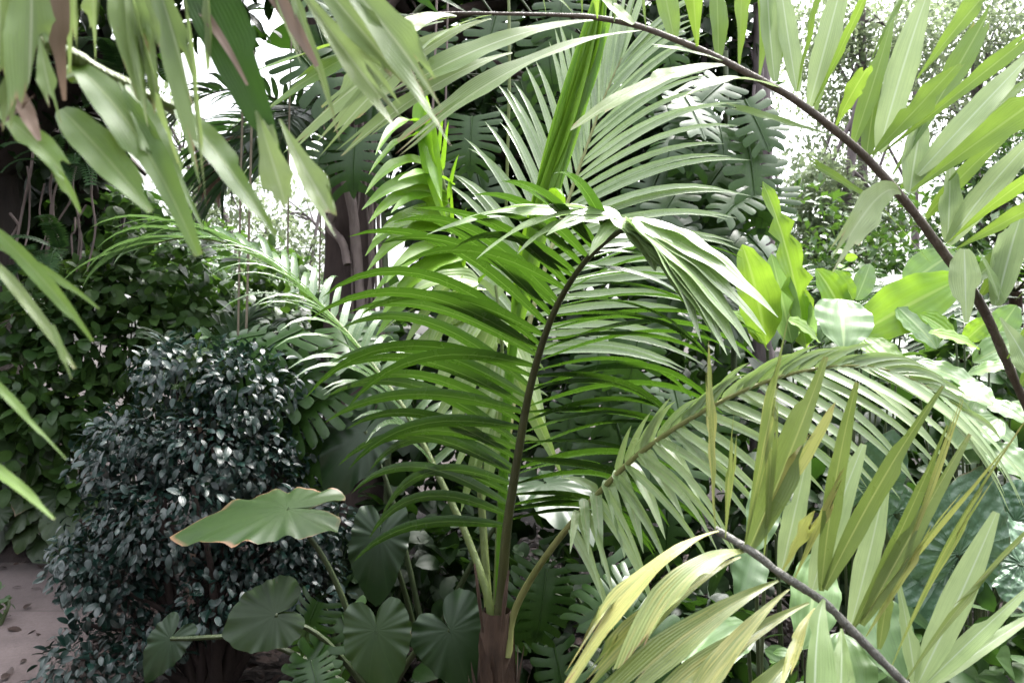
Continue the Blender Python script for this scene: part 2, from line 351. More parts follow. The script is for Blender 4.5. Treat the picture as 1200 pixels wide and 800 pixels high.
# ================================================================= THE SETTING
def ground_mat():
    k = N('leaf mould'); geo = k.n('ShaderNodeNewGeometry'); p = geo.outputs['Position']
    f = k.noise(p, 3., 6., .65); g = k.noise(p, 40., 5., .7)
    col = k.mix(k.ramp(k.math('ADD', k.math('MULTIPLY', f, .5), k.math('MULTIPLY', g, .6)), .4, .75), (.006, .0035, .003), (.026, .014, .011))
    bs = k.n('ShaderNodeBsdfPrincipled'); k.l(col, bs.inputs['Base Color']); bs.inputs['Roughness'].default_value = .95
    bp = k.n('ShaderNodeBump'); bp.inputs['Strength'].default_value = .9; bp.inputs['Distance'].default_value = .03
    k.l(g, bp.inputs['Height']); k.l(bp.outputs[0], bs.inputs['Normal']); k.l(bs.outputs[0], k.out.inputs[0]); return k.m
def path_mat():
    k = N('worn pinkish concrete'); geo = k.n('ShaderNodeNewGeometry'); p = geo.outputs['Position']
    f = k.noise(p, 1.3, 5., .6); g = k.noise(p, 55., 6., .8)
    col = k.mix(k.ramp(f, .3, .7), (.09, .068, .067), (.18, .142, .14)); col = k.mix(k.math('MULTIPLY', k.ramp(g, .45, .75), .7), col, (.075, .058, .055))
    st = k.ramp(k.noise(p, 5., 5., .7), .58, .7); col = k.mix(k.math('MULTIPLY', st, .45), col, (.11, .09, .08))
    sx = k.n('ShaderNodeSeparateXYZ'); k.l(p, sx.inputs[0])
    j = k.ramp(k.math('ABSOLUTE', k.math('SUBTRACT', sx.outputs[1], 4.35)), .012, .004); col = k.mix(k.math('MULTIPLY', j, .7), col, (.07, .055, .05))
    bs = k.n('ShaderNodeBsdfPrincipled'); k.l(col, bs.inputs['Base Color']); bs.inputs['Roughness'].default_value = .85
    bp = k.n('ShaderNodeBump'); bp.inputs['Strength'].default_value = .4; bp.inputs['Distance'].default_value = .01
    k.l(k.math('ADD', g, k.math('MULTIPLY', f, 2.)), bp.inputs['Height']); k.l(bp.outputs[0], bs.inputs['Normal']); k.l(bs.outputs[0], k.out.inputs[0]); return k.m

g = MB(); xs = np.concatenate([[-300, -60, -15], np.linspace(-8, 8, 33), [15, 60, 300]])
X, Y = np.meshgrid(xs, xs + 4); Z = np.where((np.abs(X) < 8) & (np.abs(Y - 4) < 8), .025 * np.sin(X * 2.1) * np.cos(Y * 1.7) - .03, -.03)
g.add(np.stack([X, Y, Z], -1), grid_faces(*X.shape), np.stack([X, Y], -1).reshape(-1, 2), (.5, .5, 0)); structure('ground', g, ground_mat())
edge = spline([(-1.0, -2, .0), (-1.35, 0.5, 0), (-1.7, 2.4, 0), (-2.0, 3.6, 0), (-2.3, 4.5, 0), (-2.75, 5.15, 0), (-3.6, 5.33, 0), (-6, 5.4, 0), (-12, 5.6, 0)], 60)
edge[:, :2] += rng.normal(0, .012, (60, 2))
inner = spline([(-3.2, -2, 0), (-3.4, .5, 0), (-3.7, 2.2, 0), (-4.1, 2.9, 0), (-4.6, 3.1, 0), (-5.2, 3.2, 0), (-6, 3.3, 0), (-8, 3.4, 0), (-12, 3.5, 0)], 60)
pv = np.stack([edge * (1 - t) + inner * t for t in np.linspace(0, 1, 8)], 1); pv[..., 2] = .03
low = pv[:, :1].copy(); low[..., 2] = -.08; pv = np.concatenate([low, pv], 1)
g = MB(); g.add(pv, grid_faces(60, 9), pv[..., :2].reshape(-1, 2), (.5, .5, 0)); structure('path', g, path_mat())
g = MB(); K = 14000
pos = np.stack([rng.uniform(-3.6, 3, K), rng.uniform(1.2, 6.5, K), rng.uniform(.0, .03, K)], 1)
ex = np.interp(pos[:, 1], edge[:40, 1], edge[:40, 0]); keep = (pos[:, 0] > ex + .03) | (rng.uniform(0, 1, K) < .06); pos = pos[keep]; pos[pos[:, 0] < ex[keep], 2] = .04
K = len(pos); scatter(g, T_oval, pos, np.concatenate([rng.normal(0, 1, (K, 2)), rng.normal(0, .2, (K, 1))], 1), np.concatenate([rng.normal(0, .3, (K, 2)), np.ones((K, 1))], 1), .07 * rng.uniform(.5, 1.4, K))
structure('leaf_litter', g, M['litter'], 'stuff')

# ================================================================= THE FEATHER PALM IN THE MIDDLE
palm = thing('feather_palm', 'young green feather palm with a dark central rib arching over mid garden', 'palm', (-.05, 2.62, 0))
mb = MB()
c = spline([(-.05, 2.62, -.05), (-.05, 2.62, .25), (-.055, 2.62, .45), (-.05, 2.61, .62)], 24)
tube(mb, c, np.concatenate([np.linspace(.085, .07, 12), np.linspace(.068, .045, 12)]), 20, wob=.03)
trunk = part('trunk', mb, M['fibre'], palm)
mb = MB()
for k in range(16):     # torn sheath strips round the base
    a = rnd(0, 6.28); r = .058; b0 = np.array([-.05 + r * math.cos(a), 2.62 + r * math.sin(a), rnd(.2, .4)])
    pts, ns = arc(b0, (rnd(.05,.3) * math.cos(a) + rnd(-.1,.1), rnd(.05,.3) * math.sin(a), 1), (math.cos(a), math.sin(a), 0), rnd(.12, .34), rnd(-.3,.5), 7)
    strip(mb, pts, ns, prof_taper(np.linspace(0, 1, 7)) * rnd(.008, .03), 3, .15, (rnd(), rnd(), 0), jag=rng.normal(0, .2, 3))
part('sheath', mb, M['fibre'], trunk)
# the arching leaf in front, seen from below
def tips(m):
    for (x0, y0, x1, y1, w, d0, d1, sg, ti) in [(745,262,912,372,34,1.95,1.8,.16,(.4,-.6,.7)),(742,264,898,392,38,1.95,1.79,.17,(.4,-.6,.7)),(738,262,884,412,42,1.94,1.77,.2,(.4,-.65,.65)),(736,266,868,420,44,1.94,1.76,.2,(.4,-.65,.65)),
            (740,262,852,416,44,1.93,1.75,.22,(.4,-.7,.6)),(744,266,838,395,42,1.93,1.76,.24,(.35,-.75,.6)),(738,262,822,402,40,1.93,1.76,.24,(.3,-.75,.6)),(730,258,768,318,46,1.95,1.86,.2,(.15,-.9,.5)),(748,260,890,350,34,1.97,1.86,.18,(.4,-.5,.8)),(742,262,806,360,40,1.93,1.8,.24,(.25,-.85,.5)),
            (722,258,558,304,30,1.98,1.9,.24,(-.2,-.5,.85)),(716,260,606,298,26,1.98,1.88,.24,(-.2,-.5,.85)),(726,254,528,262,24,2.0,1.98,.14,(-.1,-.4,.9)),(728,254,640,276,26,1.97,1.88,.22,(-.1,-.5,.85)),(735,256,690,300,24,1.97,1.86,.2,(-.2,-.7,.6)),(712,262,500,275,22,2.02,2.05,.2,(-.1,-.3,.95))]:
        blade(m, (x0, y0), (x1, y1), 1.3 * w / F * d0, d0, d1, sg, ti, 'palm', fold=.16, r=rnd(.75, 1.))  # tips take the palest tones, as painted sky sheen
main = frond(palm, 'frond', [(582, 745, 2.6), (588, 690, 2.6), (594, 620, 2.56), (606, 540, 2.5), (620, 460, 2.42), (638, 395, 2.33), (658, 348, 2.24), (686, 306, 2.12), (716, 278, 2.02), (742, 264, 1.95), (757, 264, 1.93)],
      [(0, (.1, 1, .25)), (.6, (.1, .85, .5)), (.85, (.1, .6, .8)), (1, (.1, .3, .9))], 35, .66, .043, M['palm'], M['darkstalk'],
      a=(84, 66), elev=(10, 20), lprof=prof_strap, t1=.93, droop=(1.5, .95), vary=1.8, t0=.24, rr=(.019, .006), fold=.32, rows=13, ajit=8, jit=.085, prof=lambda t: (.82 + .22 * math.sin(math.pi * t * 1.2)) if t < .6 else 1.0 - .52 * ((t - .6) / .4) ** .9, leafrand=(0, .8), roll=(0, 40), extra=tips, extra_mat=M['sheen'])
def hangers(m):
    for (x0, y0, x1, y1, w) in [(676,598,668,648,10),(684,584,690,650,13),(698,574,706,664,15),(710,562,732,654,17),(722,550,754,648,18),(735,540,780,632,18),(752,526,802,608,18),(770,512,822,592,18),(790,500,846,576,17),(700,574,660,560,11)]:
        blade(m, (x0, y0), (x1, y1), w / F * 2.25, np.interp(x0, [690, 750, 880], [2.34, 2.22, 2.08]), np.interp(x0, [690, 750, 880], [2.2, 2.06, 1.95]) if y1 > y0 else 2.3, .14, (rnd(-.4, .1), -.75, rnd(.4, .8)), 'palm', fold=.22, r=rnd(.3, 1))
frond(palm, 'frond', [(596, 770, 2.58), (600, 725, 2.6), (618, 685, 2.56), (648, 640, 2.46), (690, 590, 2.34), (745, 535, 2.22), (810, 490, 2.14), (880, 454, 2.08), (950, 433, 2.03), (1020, 430, 2.0), (1080, 450, 1.98), (1135, 488, 1.96)],
      [(0, (-.2, -.5, .85)), (.4, (-.1, -.75, .65)), (.75, (.1, -.85, .55)), (1, (.4, -.7, .6))], 38, .43, .025, M['palm_y'], M['palestalk'], a=(80, 26), a2=(32, 14), u2=.2, sides=(1, .4), elev=(8, 20), droop=.85, t0=.3, rr=(.013, .003), fold=.38, rows=11, leafrand=(.2, 1), extra=hangers)
frond(palm, 'frond', [(580, 765, 2.6), (572, 700, 2.62), (548, 630, 2.7), (520, 570, 2.78), (480, 490, 2.9), (440, 432, 3.0), (390, 372, 3.1), (335, 322, 3.2), (275, 288, 3.25), (215, 279, 3.3), (160, 292, 3.3)],
      (.25, -.1, 1), 36, .52, .032, M['palm_b'], M['stalk'], a=(66, 18), elev=(42, 25), droop=1.5, t0=.28, rr=(.015, .003), sides=(.5, 1), fold=.3, rows=10, leafrand=(.2, 1))
frond(palm, 'frond', [(583, 750, 2.66), (586, 640, 2.74), (592, 540, 2.85), (610, 420, 3.0), (640, 310, 3.12), (664, 240, 3.2), (690, 165, 3.25), (712, 105, 3.28), (732, 62, 3.3)],
      (-.25, -.95, .3), 33, .76, .036, M['sheen'], M['palestalk'], a=(80, 12), a2=(52, 10), lprof=prof_strap, elev=(4, 4), droop=.75, ajit=2, jit=.025, t0=.42, rr=(.017, .004), fold=.42, rows=10, prof=lambda t: .6 + .4 * math.sin(math.pi * min(1, t + .15)), leafrand=(.4, 1))
def lime5(m):
    for (x0, y0, x1, y1, w, sg) in [(520,224,424,246,24,.28),(530,216,466,212,18,.2),(522,242,432,262,22,.28),(525,238,458,250,18,.2),(525,268,436,282,24,.25),(528,270,430,318,24,.25),(535,290,452,332,26,.2),(540,300,446,372,26,.2),(492,108,524,262,22,-.1),(498,128,518,236,20,-.06),(500,150,440,182,20,.3),(506,165,432,205,20,.3),(515,205,428,228,22,.3),(528,255,428,300,24,.25),(532,285,436,345,26,.2),(545,310,440,395,26,.2),(540,330,425,368,24,.2)]:
        blade(m, (x0, y0), (x1, y1), 1.2 * w / F * 2.95, 2.98, 2.6, sg, (rnd(-.5, .2), -.8, rnd(.3, .7)), 'palm', fold=.25, r=rnd(.3, 1))
frond(palm, 'frond', [(576, 760, 2.68), (570, 680, 2.74), (562, 560, 2.85), (552, 430, 2.92), (540, 330, 2.97), (526, 250, 3.0), (514, 185, 3.0), (500, 125, 2.98)],
      [(0, (.4, .8, .3)), (1, (.8, .3, .6))], 8, .2, .03, M['lime'], M['stalk'], a=(45, 25), elev=(0, 10), droop=1., t0=.6, rr=(.016, .006), sides=(.5, 1), fold=.2, rows=11, extra=lime5)
def pale6(m):
    for (x0, y0, x1, y1, w, sg) in [(540,318,470,412,26,.14),(555,335,492,436,34,.12),(568,352,508,468,34,.1),(575,385,526,526,32,.08),(582,420,556,546,30,.06),(585,440,530,560,28,.1),(586,460,566,590,24,.06),(560,330,478,345,26,.2),(575,360,455,440,22,.2),(580,400,500,510,24,.12),(570,340,440,395,22,.22),(584,480,540,600,22,.1),(590,380,640,500,26,.12),(592,420,660,560,24,.12)]:
        blade(m, (x0, y0), (x1, y1), w / F * 2.8, 2.82, 2.68, sg, (rnd(-.5, .1), -.75, rnd(.4, .8)), 'palm', fold=.22, r=rnd(.3, 1))
frond(palm, 'frond', [(580, 760, 2.66), (584, 640, 2.72), (588, 520, 2.8), (588, 400, 2.85), (580, 330, 2.88)], (.3, .9, .2), 5, .2, .03, M['palm_y'], M['stalk'], a=(50, 30), elev=(5, 5), droop=2.3, t0=.5, rr=(.014, .005), fold=.2, extra=pale6, extra_mat=M['pale_lime'])
mb = MB()      # the spear: the newest leaf, still folded round its rib
ax = spline([P(584, 730, 2.64), P(590, 560, 2.66), P(598, 430, 2.67), (P(616, 320, 2.68)), P(640, 230, 2.68), P(668, 140, 2.7), P(696, 50, 2.72), P(712, -5, 2.74)], 40)
tube(mb, ax, np.interp(np.linspace(0, 1, 40), [0, .5, .62, 1], [.014, .018, .016, .006]), 8, (.3, .5, 0))
for k in range(11):
    i0 = 16 + int(k * 1.7); seg = ax[i0:i0 + 17]
    if len(seg) < 6: break
    seg = seg + np.linspace(0, 1, len(seg))[:, None] ** 2 * np.array([rnd(-.03, .03), -.015, 0]) + np.array([rnd(-.012, .012), -.012 - .001 * k, 0])
    strip(mb, seg, (rnd(-.9, .9), -1, .1), prof_taper(np.linspace(0, 1, len(seg))) * rnd(.03, .045), 5, .3, (rnd(.3, 1), rnd(), 0))
pts, ns = arc(P(648, 250, 2.6), (.1, -.3, 1), (0, -1, .3), .14, 4., 9); strip(mb, pts, ns, prof_palm(np.linspace(0, 1, 9)) * .04, 5, .3, (.7, .5, 0))
part('spear_leaf', mb, M['lime'], palm)
mb = MB(); tube(mb, spline([P(588, 735, 2.55), P(592, 700, 2.53), P(596, 668, 2.55)], 8), [.004, .008, .003], 6); tube(mb, spline([P(566, 740, 2.55), P(560, 690, 2.5), P(556, 660, 2.52)], 8), [.004, .006, .003], 6)
part('old_sheath_tip', mb, M['fibre'], palm)

# ================================================================= NEAR PALMS WHOSE STEMS STAND BESIDE THE CAMERA
def near_palm(name, label, base, top, r0):
    t = thing(name, label, 'palm', base)
    mb = MB(); b = np.array(base, float); tube(mb, spline([b + (0, 0, -.05), b * .6 + np.array(top) * .4 + rng.normal(0, .02, 3), top], 20), np.linspace(r0, r0 * .6, 20), 14, wob=.02)
    part('trunk', mb, M['root'], t); return t
def near_frond(root, rach, groups, rmat, r, label=None, dm=1., wm=1.):
    """one frond: rib plus leaflets; groups = list of (material, [(x0,y0,x1,y1,width px,d0,d1,sag,{...})])"""
    m2 = MB(); pts = spline([P(q[0], q[1], q[2] * dm) if not isinstance(q, np.ndarray) else q for q in rach], 70); 
    rad = np.linspace(r[0], r[1], 210); pts = spline(pts, 210)
    for _, ls in groups:
        for q in ls:
            dd = np.linalg.norm(pts - P(q[0], q[1], q[5] * dm), axis=1); k = int(np.argmin(dd))
            if dd[k] < .06: rad *= 1 + rnd(.2, .42) * np.exp(-((np.arange(210) - k) / 1.6) ** 2)
    rad = np.minimum(rad, np.linspace(r[0], r[1], 210) * 1.28); tube(m2, pts, rad, 10, wob=.03)
    fr = part('frond', m2, rmat, root, label)
    for mat, ls in groups:
        mb = MB()
        for q in ls:
            x0, y0, x1, y1, w, d0, d1, sag = q[:8]; d0 *= dm; d1 *= dm; kw = {k: z for k, z in (q[8] if len(q) > 8 else {}).items()}
            blade(mb, (x0, y0), (x1, y1), wm * w / F * (d0 + d1) / 2, d0, d1, sag, **{'fold': .16, **kw})
        part('leaflets', mb, mat, fr)
    return fr
BR = [(640,17,628,-40,10),(672,16,632,-20,10),(682,17,675,-60,16),(700,22,692,-50,16),(757,33,745,-70,26),(817,56,808,-70,38),(866,78,868,-80,46),(932,114,968,-60,38),
      (953,124,1022,-22,15),(978,150,1017,80,32),(1012,92,1068,-25,26),(1022,182,1118,80,46),(1075,92,1172,-25,26),(1036,178,1215,36,19),(1068,224,1245,95,40),(1110,285,1225,196,18),(1120,292,1225,236,20),(1190,352,1240,300,32),
      (980,160,856,126,14),(1036,240,950,190,13),(860,76,772,55,10),(1100,320,1036,246,13)]
BP = [(908,96,898,-60,26),(934,108,912,-40,26),(948,124,992,-40,28),(1030,178,1088,-10,32),(1066,226,1082,138,30),(1075,205,1222,50,26),(1110,284,1113,184,30),(1110,286,1222,152,28),(1168,358,1206,225,30),(1166,358,1180,268,26),(742,29,700,-8,14)]
BX = [(720,26,716,-50,14),(790,46,770,-60,22),(842,68,838,-70,24),(890,90,906,-60,26),(955,130,990,-30,20),(1000,168,1046,20,20),(1046,205,1150,30,24),(1058,220,1210,90,22),(1085,255,1190,150,18),(1095,268,1240,150,20),(1140,330,1225,262,22),(1150,345,1240,215,20),(1180,420,1240,330,26),(1196,450,1250,380,26),(1015,185,1030,90,20),(905,98,930,10,16)]
BD = [(752,36,482,165,46),(695,24,476,100,34),(576,18,470,82,24),(535,19,462,44,20),(858,76,690,138,42),(560,25,362,148,36),(600,62,412,172,34),(575,22,398,152,26)]
BD2 = [(515,17,484,-8,10),(548,15,505,-8,10),(500,20,398,14,14),(480,18,330,20,16)]
BT = [(535,20,322,76,30),(520,25,332,112,32)]
t = near_palm('clumping_palm', 'near palm with a dark rib across the top and bright wedge leaflets fanning upwards', (.98, 1.35, 0), (1.0, 1.32, .75), .05)
near_frond(t, [np.array([1.0, 1.32, .55]), (1340, 790, 1.3), (1255, 585, 1.2), (1200, 470, 1.14), (1150, 358, 1.1), (1105, 295, 1.08), (1060, 235, 1.06), (1015, 185, 1.05), (975, 150, 1.04), (930, 116, 1.04), (880, 88, 1.04), (835, 65, 1.05), (790, 46, 1.06), (745, 30, 1.08), (690, 20, 1.1), (620, 17, 1.13), (540, 16, 1.17), (480, 18, 1.2)],
    [(M['fore'], [(*q, 1.05, 1.0, .03, dict(r=rnd(.3, .95), tilt=(.25, -.7, .35), kind='pre', jag=.05)) for q in BR] + [(*q, 1.08, 1.12, .03, dict(tilt=(rnd(-.3, .4), -.7, rnd(.1, .6)), kind='taper' if k % 3 else 'pre', jag=.05)) for k, q in enumerate(BX)]),
     (M['forepale'], [(*q, 1.07, 1.1, .02, dict(tilt=(.2, -.8, .6), kind='taper')) for q in BP]
 + [(927, 112, 800, 112, 32, 1.05, .95, .22, dict(tilt=(0, -.6, .8), r=.8)), (1130, 292, 1132, 378, 32, 1.08, 1.04, .0, dict(r=1., kind='taper')), (1145, 292, 1170, 348, 16, 1.08, 1.06, .1), (1172, 372, 1216, 446, 34, 1.1, 1.06, .05)]),
     (M['hang'], [(1056, 228, 992, 282, 38, 1.04, .82, .15, dict(r=.3, tilt=(.3, -.9, .2)))] + [(*q, 1.07, .98, .12, dict(tilt=(.1, -.65, .7), r=rnd(0, .8))) for q in BD]), (M['foredark'], [(*q, 1.15, 1.15, .03) for q in BD2]), (M['fore'], [(*q, 1.15, 1.1, .1, dict(tilt=(0, -.6, .7))) for q in BT])],
    M['brownstalk'], (.0088, .002), wm=1.1)
CU = [(895,655,905,470,14,.4,.5),(930,680,985,560,16,.3,.9),(1015,745,1090,610,16,.4,.8),(850,630,858,520,12,.3,.7),(1045,780,1160,560,14,.5,.7),(1060,800,1210,620,16,.4,.5),(838,622,828,446,28,.2,.75),(872,644,916,420,18,.3,.6),(880,645,966,486,26,.5,.95),(915,672,952,596,34,.6,.98),(1002,735,1132,572,20,.7,.8),(1040,705,1116,498,8,.5,.8)]
CG = [(878,642,968,418,36,.3,.2),(962,692,1004,448,22,.2,.2),(966,690,1105,452,24,.1,.15),(1000,735,1110,498,14,.1,.1),(1010,732,1136,508,20,.4,.2),(1030,760,1050,640,16,.3,.3)]
CW = [(915,672,948,526,24),(952,690,1012,520,26),(997,732,1040,552,24),(1074,812,1048,662,24),(1076,800,1168,600,30),(1084,802,1212,682,20),(1090,806,1222,715,14)]
CD = [(925,690,800,838,24,.12),(955,712,920,800,20,.1),(842,622,662,798,36,.22),(880,646,752,756,36,.3),(868,652,682,806,28,.12),(912,680,730,808,38,.14),(948,706,762,836,36,.1),(940,758,866,842,32,.1)]
CH = [(966,702,954,836,40,.25),(986,736,984,836,28,.2)]
t = near_palm('yellowing_palm', 'near palm leaf with a grey rib and yellow streaked wedge leaflets low in the foreground', (.62, .62, 0), (.6, .72, .5), .04)
near_frond(t, [np.array([.6, .72, .45]), (1230, 960, .92), (1130, 866, .91), (1060, 800, .9), (1000, 740, .9), (965, 705, .9), (915, 672, .9), (880, 645, .91), (838, 620, .93)],
    [(M['yellow'], [(*q[:5], .91, .92, .03, dict(r=q[5], y=q[6], tilt=(rnd(-.2, .5), -.8, rnd(.1, .7)), jag=.16, fold=rnd(.1, .4))) for q in CU] + [(*q[:5], .91, .93, .03, dict(r=q[5], y=q[6], tilt=(.2, -.8, .5), kind='taper')) for q in CG]
      + [(*q[:5], .92, .82, q[5], dict(r=rnd(.4, 1), y=rnd(.4, .9), tilt=(rnd(-.2, .4), -.6, .8), jag=.14, fold=rnd(.1, .35))) for q in CD]),
     (M['forepale'], [(*q, .93, .97, .02, dict(r=rnd(.5, 1), tilt=(.15, -.6, .8), kind='taper')) for q in CW] + [(*q[:5], .89, .8, q[5], dict(r=.5, tilt=(0, -.6, .8), kind='pre')) for q in CH])],
    M['greystalk'], (.0058, .0036), wm=1.12)
t = near_palm('fan_leaflet_palm', 'out-of-focus near palm with broad ragged leaflets hanging down into the upper corner', (-.85, .3, 0), (-.8, .33, 1.9), .06)
hang = dict(tilt=(.1, -.8, .55))
near_frond(t, [np.array([-.8, .33, 1.75]), (-260, -80, .6), (-60, -95, .68), (120, -90, .74), (280, -80, .78), (430, -60, .8), (520, -40, .82)],
    [(M['hang'], [(*q, dict(tilt=(rnd(-.3, .5), -.8, rnd(.2, .8)), jag=.15, fold=rnd(.2, .5), r=rnd(0, 1))) for q in [(4,-90,-2,96,44,.68,.66,0),(34,-90,34,102,46,.68,.66,.02),(58,-85,54,64,22,.72,.72,0),(90,-85,88,56,26,.72,.72,0),(112,-85,110,46,26,.72,.72,0),(122,-88,160,78,36,.72,.7,.05),(138,-88,182,106,30,.72,.7,.06),(165,-88,212,96,26,.74,.72,.05),(160,-88,228,130,32,.74,.72,.05),
        (150,-30,206,176,22,.7,.7,.06),(184,-60,200,60,16,.74,.73,.02),(214,-30,237,192,10,.74,.74,.05),(240,-40,246,70,14,.75,.74,.03),(300,130,336,246,34,.74,.7,.02),(328,140,390,254,26,.75,.72,.02),(310,120,318,190,16,.75,.73,.02),(330,-75,470,92,34,.78,.75,.05),(350,-75,508,112,40,.78,.74,.06),(340,-30,455,126,26,.78,.74,.04),(318,-75,382,112,16,.78,.76,.04),(296,-60,352,60,14,.78,.76,.05),(20,60,8,140,20,.66,.65,0),(46,40,62,120,16,.67,.66,0)]]),
     (M['foredark'], [(212,-60,326,186,46,.76,.74,.03,dict(r=.6,kind='taper',tilt=(.2,-1,-.15)))]),
     (M['dead'], [(63,-85,76,118,22,.7,.7,0,dict(kind='taper')),(282,-70,372,78,16,.78,.75,.06,dict(kind='taper')),(205,-20,290,100,8,.76,.73,.1,dict(kind='taper')),(18,100,46,165,14,.66,.66,0,dict(kind='taper')),(0,148,40,112,7,.66,.66,0,dict(kind='taper'))])],
    M['greystalk'], (.012, .004), dm=.72, wm=1.35)
near_frond(t, [np.array([-.8, .33, 1.65]), (-200, -30, .6), (-40, 15, .66), (75, 62, .74), (140, 97, .78), (215, 132, .8)],
    [(M['fore'], [(72,128,178,248,34,.74,.7,.06,dict(r=.4,kind='taper')),(88,76,232,300,36,.75,.7,.12,dict(r=.3,kind='taper')),(140,96,200,214,20,.75,.72,.06,dict(r=.6)),(150,100,238,268,20,.76,.72,.06,dict(r=.1,kind='taper')),(208,128,322,275,26,.78,.74,.06,dict(r=.1,kind='taper')),(-20,118,72,200,28,.68,.66,.06,dict(r=.6)),(60,192,94,250,9,.66,.66,.02,dict(r=.9,kind='taper')),(80,75,110,98,26,.76,.76,0,dict(r=1.,kind='oval'))])],
    M['stalk'], (.009, .004), dm=.72, wm=1.35)
near_frond(t, [np.array([-.8, .33, 1.5]), (-200, 190, .62), (-90, 240, .66), (-25, 290, .68)],
    [(M['fore'], [(-15,262,108,400,20,.68,.64,.06,dict(r=.3,kind='taper')),(-15,282,116,362,11,.68,.66,.06,dict(r=.4,kind='taper')),(-30,425,78,538,11,.66,.62,.05,dict(r=.9,kind='taper')),(-30,535,64,608,16,.64,.6,.08,dict(r=1.,kind='taper'))]),
     (M['hang'], [(-15,300,88,432,16,.68,.64,.05,dict(r=.4,kind='taper')),(62,380,84,444,9,.65,.63,.02,dict(kind='taper'))])],
    M['stalk'], (.007, .004), dm=.72, wm=.9)
# ================================================================= BROAD LEAVES
HT = np.radians([0, 12, 30, 55, 85, 115, 140, 156, 168, 176, 180]); HR = np.array([1., .86, .70, .56, .49, .53, .58, .53, .38, .2, .07])
def heart_mesh(name, mat, wmul=1., cup=.10, vein=.0022, edge=.03, droop=.25, crink=0., NT=97, NRr=11):
    if crink: NT, NRr = 181, 34
    th = np.linspace(-math.pi, math.pi, NT); R = np.interp(np.abs(th), HT, HR)
    ph = rng.uniform(0, 6.28, 4)
    R = R * (1 + rnd(-.07, .07) * np.sin(th) + rnd(-.05, .05) * np.sin(2 * th + ph[3]) + .03 * np.sin(th * 5 + ph[2]))
    R = R * (1 + .012 * np.sin(th * 17 + ph[0]) + .008 * np.sin(th * 31 + ph[1]))
    r = np.linspace(0, 1, NRr)[:, None]
    x = r * (R * np.sin(th))[None] * wmul; y = r * (R * np.cos(th))[None]
    z = cup * (x ** 2 + .6 * y ** 2) * -1.2 - droop * np.clip(y, 0, 2) ** 2 * .8 - droop * .4 * np.clip(-y, 0, 2) ** 2
    z = z + vein * np.abs(np.sin(th * rnd(6.2, 8.8) + ph[1] * .1))[None] * r * (1.2 - r) * 3 + edge * r ** 4 * (np.sin(th * 11 + ph[2]) + .6 * np.sin(th * 19 + ph[3]))[None]
    if crink:
        z = z + crink * (np.sin(x * 26 + 2 * np.sin(y * 13)) * np.sin(y * 23 + 2 * np.sin(x * 17)) + rng.normal(0, .25, z.shape)) * np.clip(r * 3, 0, 1)
    mb = MB(); uv = np.stack([np.broadcast_to(th / 6.2832 + .5, z.shape), np.broadcast_to(r, z.shape)], -1)
    mb.add(np.stack([x, y, z], -1), grid_faces(NRr, NT), uv, (rnd(), rnd(), 0)); return mb.mesh(name, mat)
def monstera_mesh(name, mat, nl=7, W=.48):
    mb = MB(); yb = np.linspace(-.02, .93, nl + 1)
    outline = lambda y: W * (max(0., 1 - ((y - .30) / .78) ** 2)) ** .55
    c1, c2, c3 = rnd(.15, .5), rnd(.1, .6), rnd(-.12, .12)
    cv = lambda x, y: -c1 * x * x - c2 * max(0, y - .2) ** 2 + c3 * x * y
    for s in (-1, 1):
        for i in range(nl):
            y0, y1 = yb[i], yb[i + 1]; yc = (y0 + y1) / 2; dy = (y1 - y0) / 2
            w = outline(yc) * rnd(.88, 1.08); dz = dy * rnd(.74, .93); fw = -.2 + .40 * (i / (nl - 1)) + rnd(-.02, .02)
            r = np.array([0, .12, .24, .4, .56, .72, .86, .96, 1.]); fan = 1. + .45 * (i == 0)
            h = np.where(r < .3, dy * 1.02, dz) * np.array([1.0, 1.0, 1.0, .90, .95, .97, .93, .76, .20]) * (1 + .22 * r * fan)
            cx = w * r; cy = yc + fw * r ** 1.4 * .9
            C = 5; xx = np.linspace(-1, 1, C)
            V = np.zeros((9, C, 3))
            for a in range(9):
                for b in range(C):
                    X = cx[a] - xx[b] * h[a] * .35 * fw * r[a]; Yv = cy[a] + xx[b] * h[a]
                    V[a, b] = (s * X, Yv, cv(X, Yv) + .02 * min(1, r[a] * 4) - .006 * xx[b] ** 2 * r[a] + .03 * (i % 2 - .5) * r[a] ** 2 * r[a])
            uv = np.stack(np.broadcast_arrays(r[:, None] * .48 + .5, (xx[None] + 1) / 2), -1)
            f = grid_faces(9, C); mb.add(V, f if s < 0 else f[:, ::-1], uv, (.3 + .4 * rnd(), rnd(), 0))
    ys = np.linspace(-.03, 1.02, 12); pts = np.stack([0 * ys, ys, np.array([cv(0, y) + .012 for y in ys])], 1)
    tube(mb, pts, np.linspace(.016, .004, 12), 6, (1, .5, 0))
    v = np.linspace(0, 1, 6); tip = np.stack([0 * v, .85 + .2 * v, np.array([cv(0, .85 + .2 * q) + .008 for q in v])], 1)
    strip(mb, tip, (0, 0, 1), (1 - v) ** .7 * .1 + .002, 5, 0, (.5, .5, 0)); return mb.mesh(name, mat)
MON = [monstera_mesh('leaf', M['monstera'], n_, w_) for n_, w_ in ((6, .50), (7, .54), (6, .46), (8, .52), (7, .58), (6, .44))]

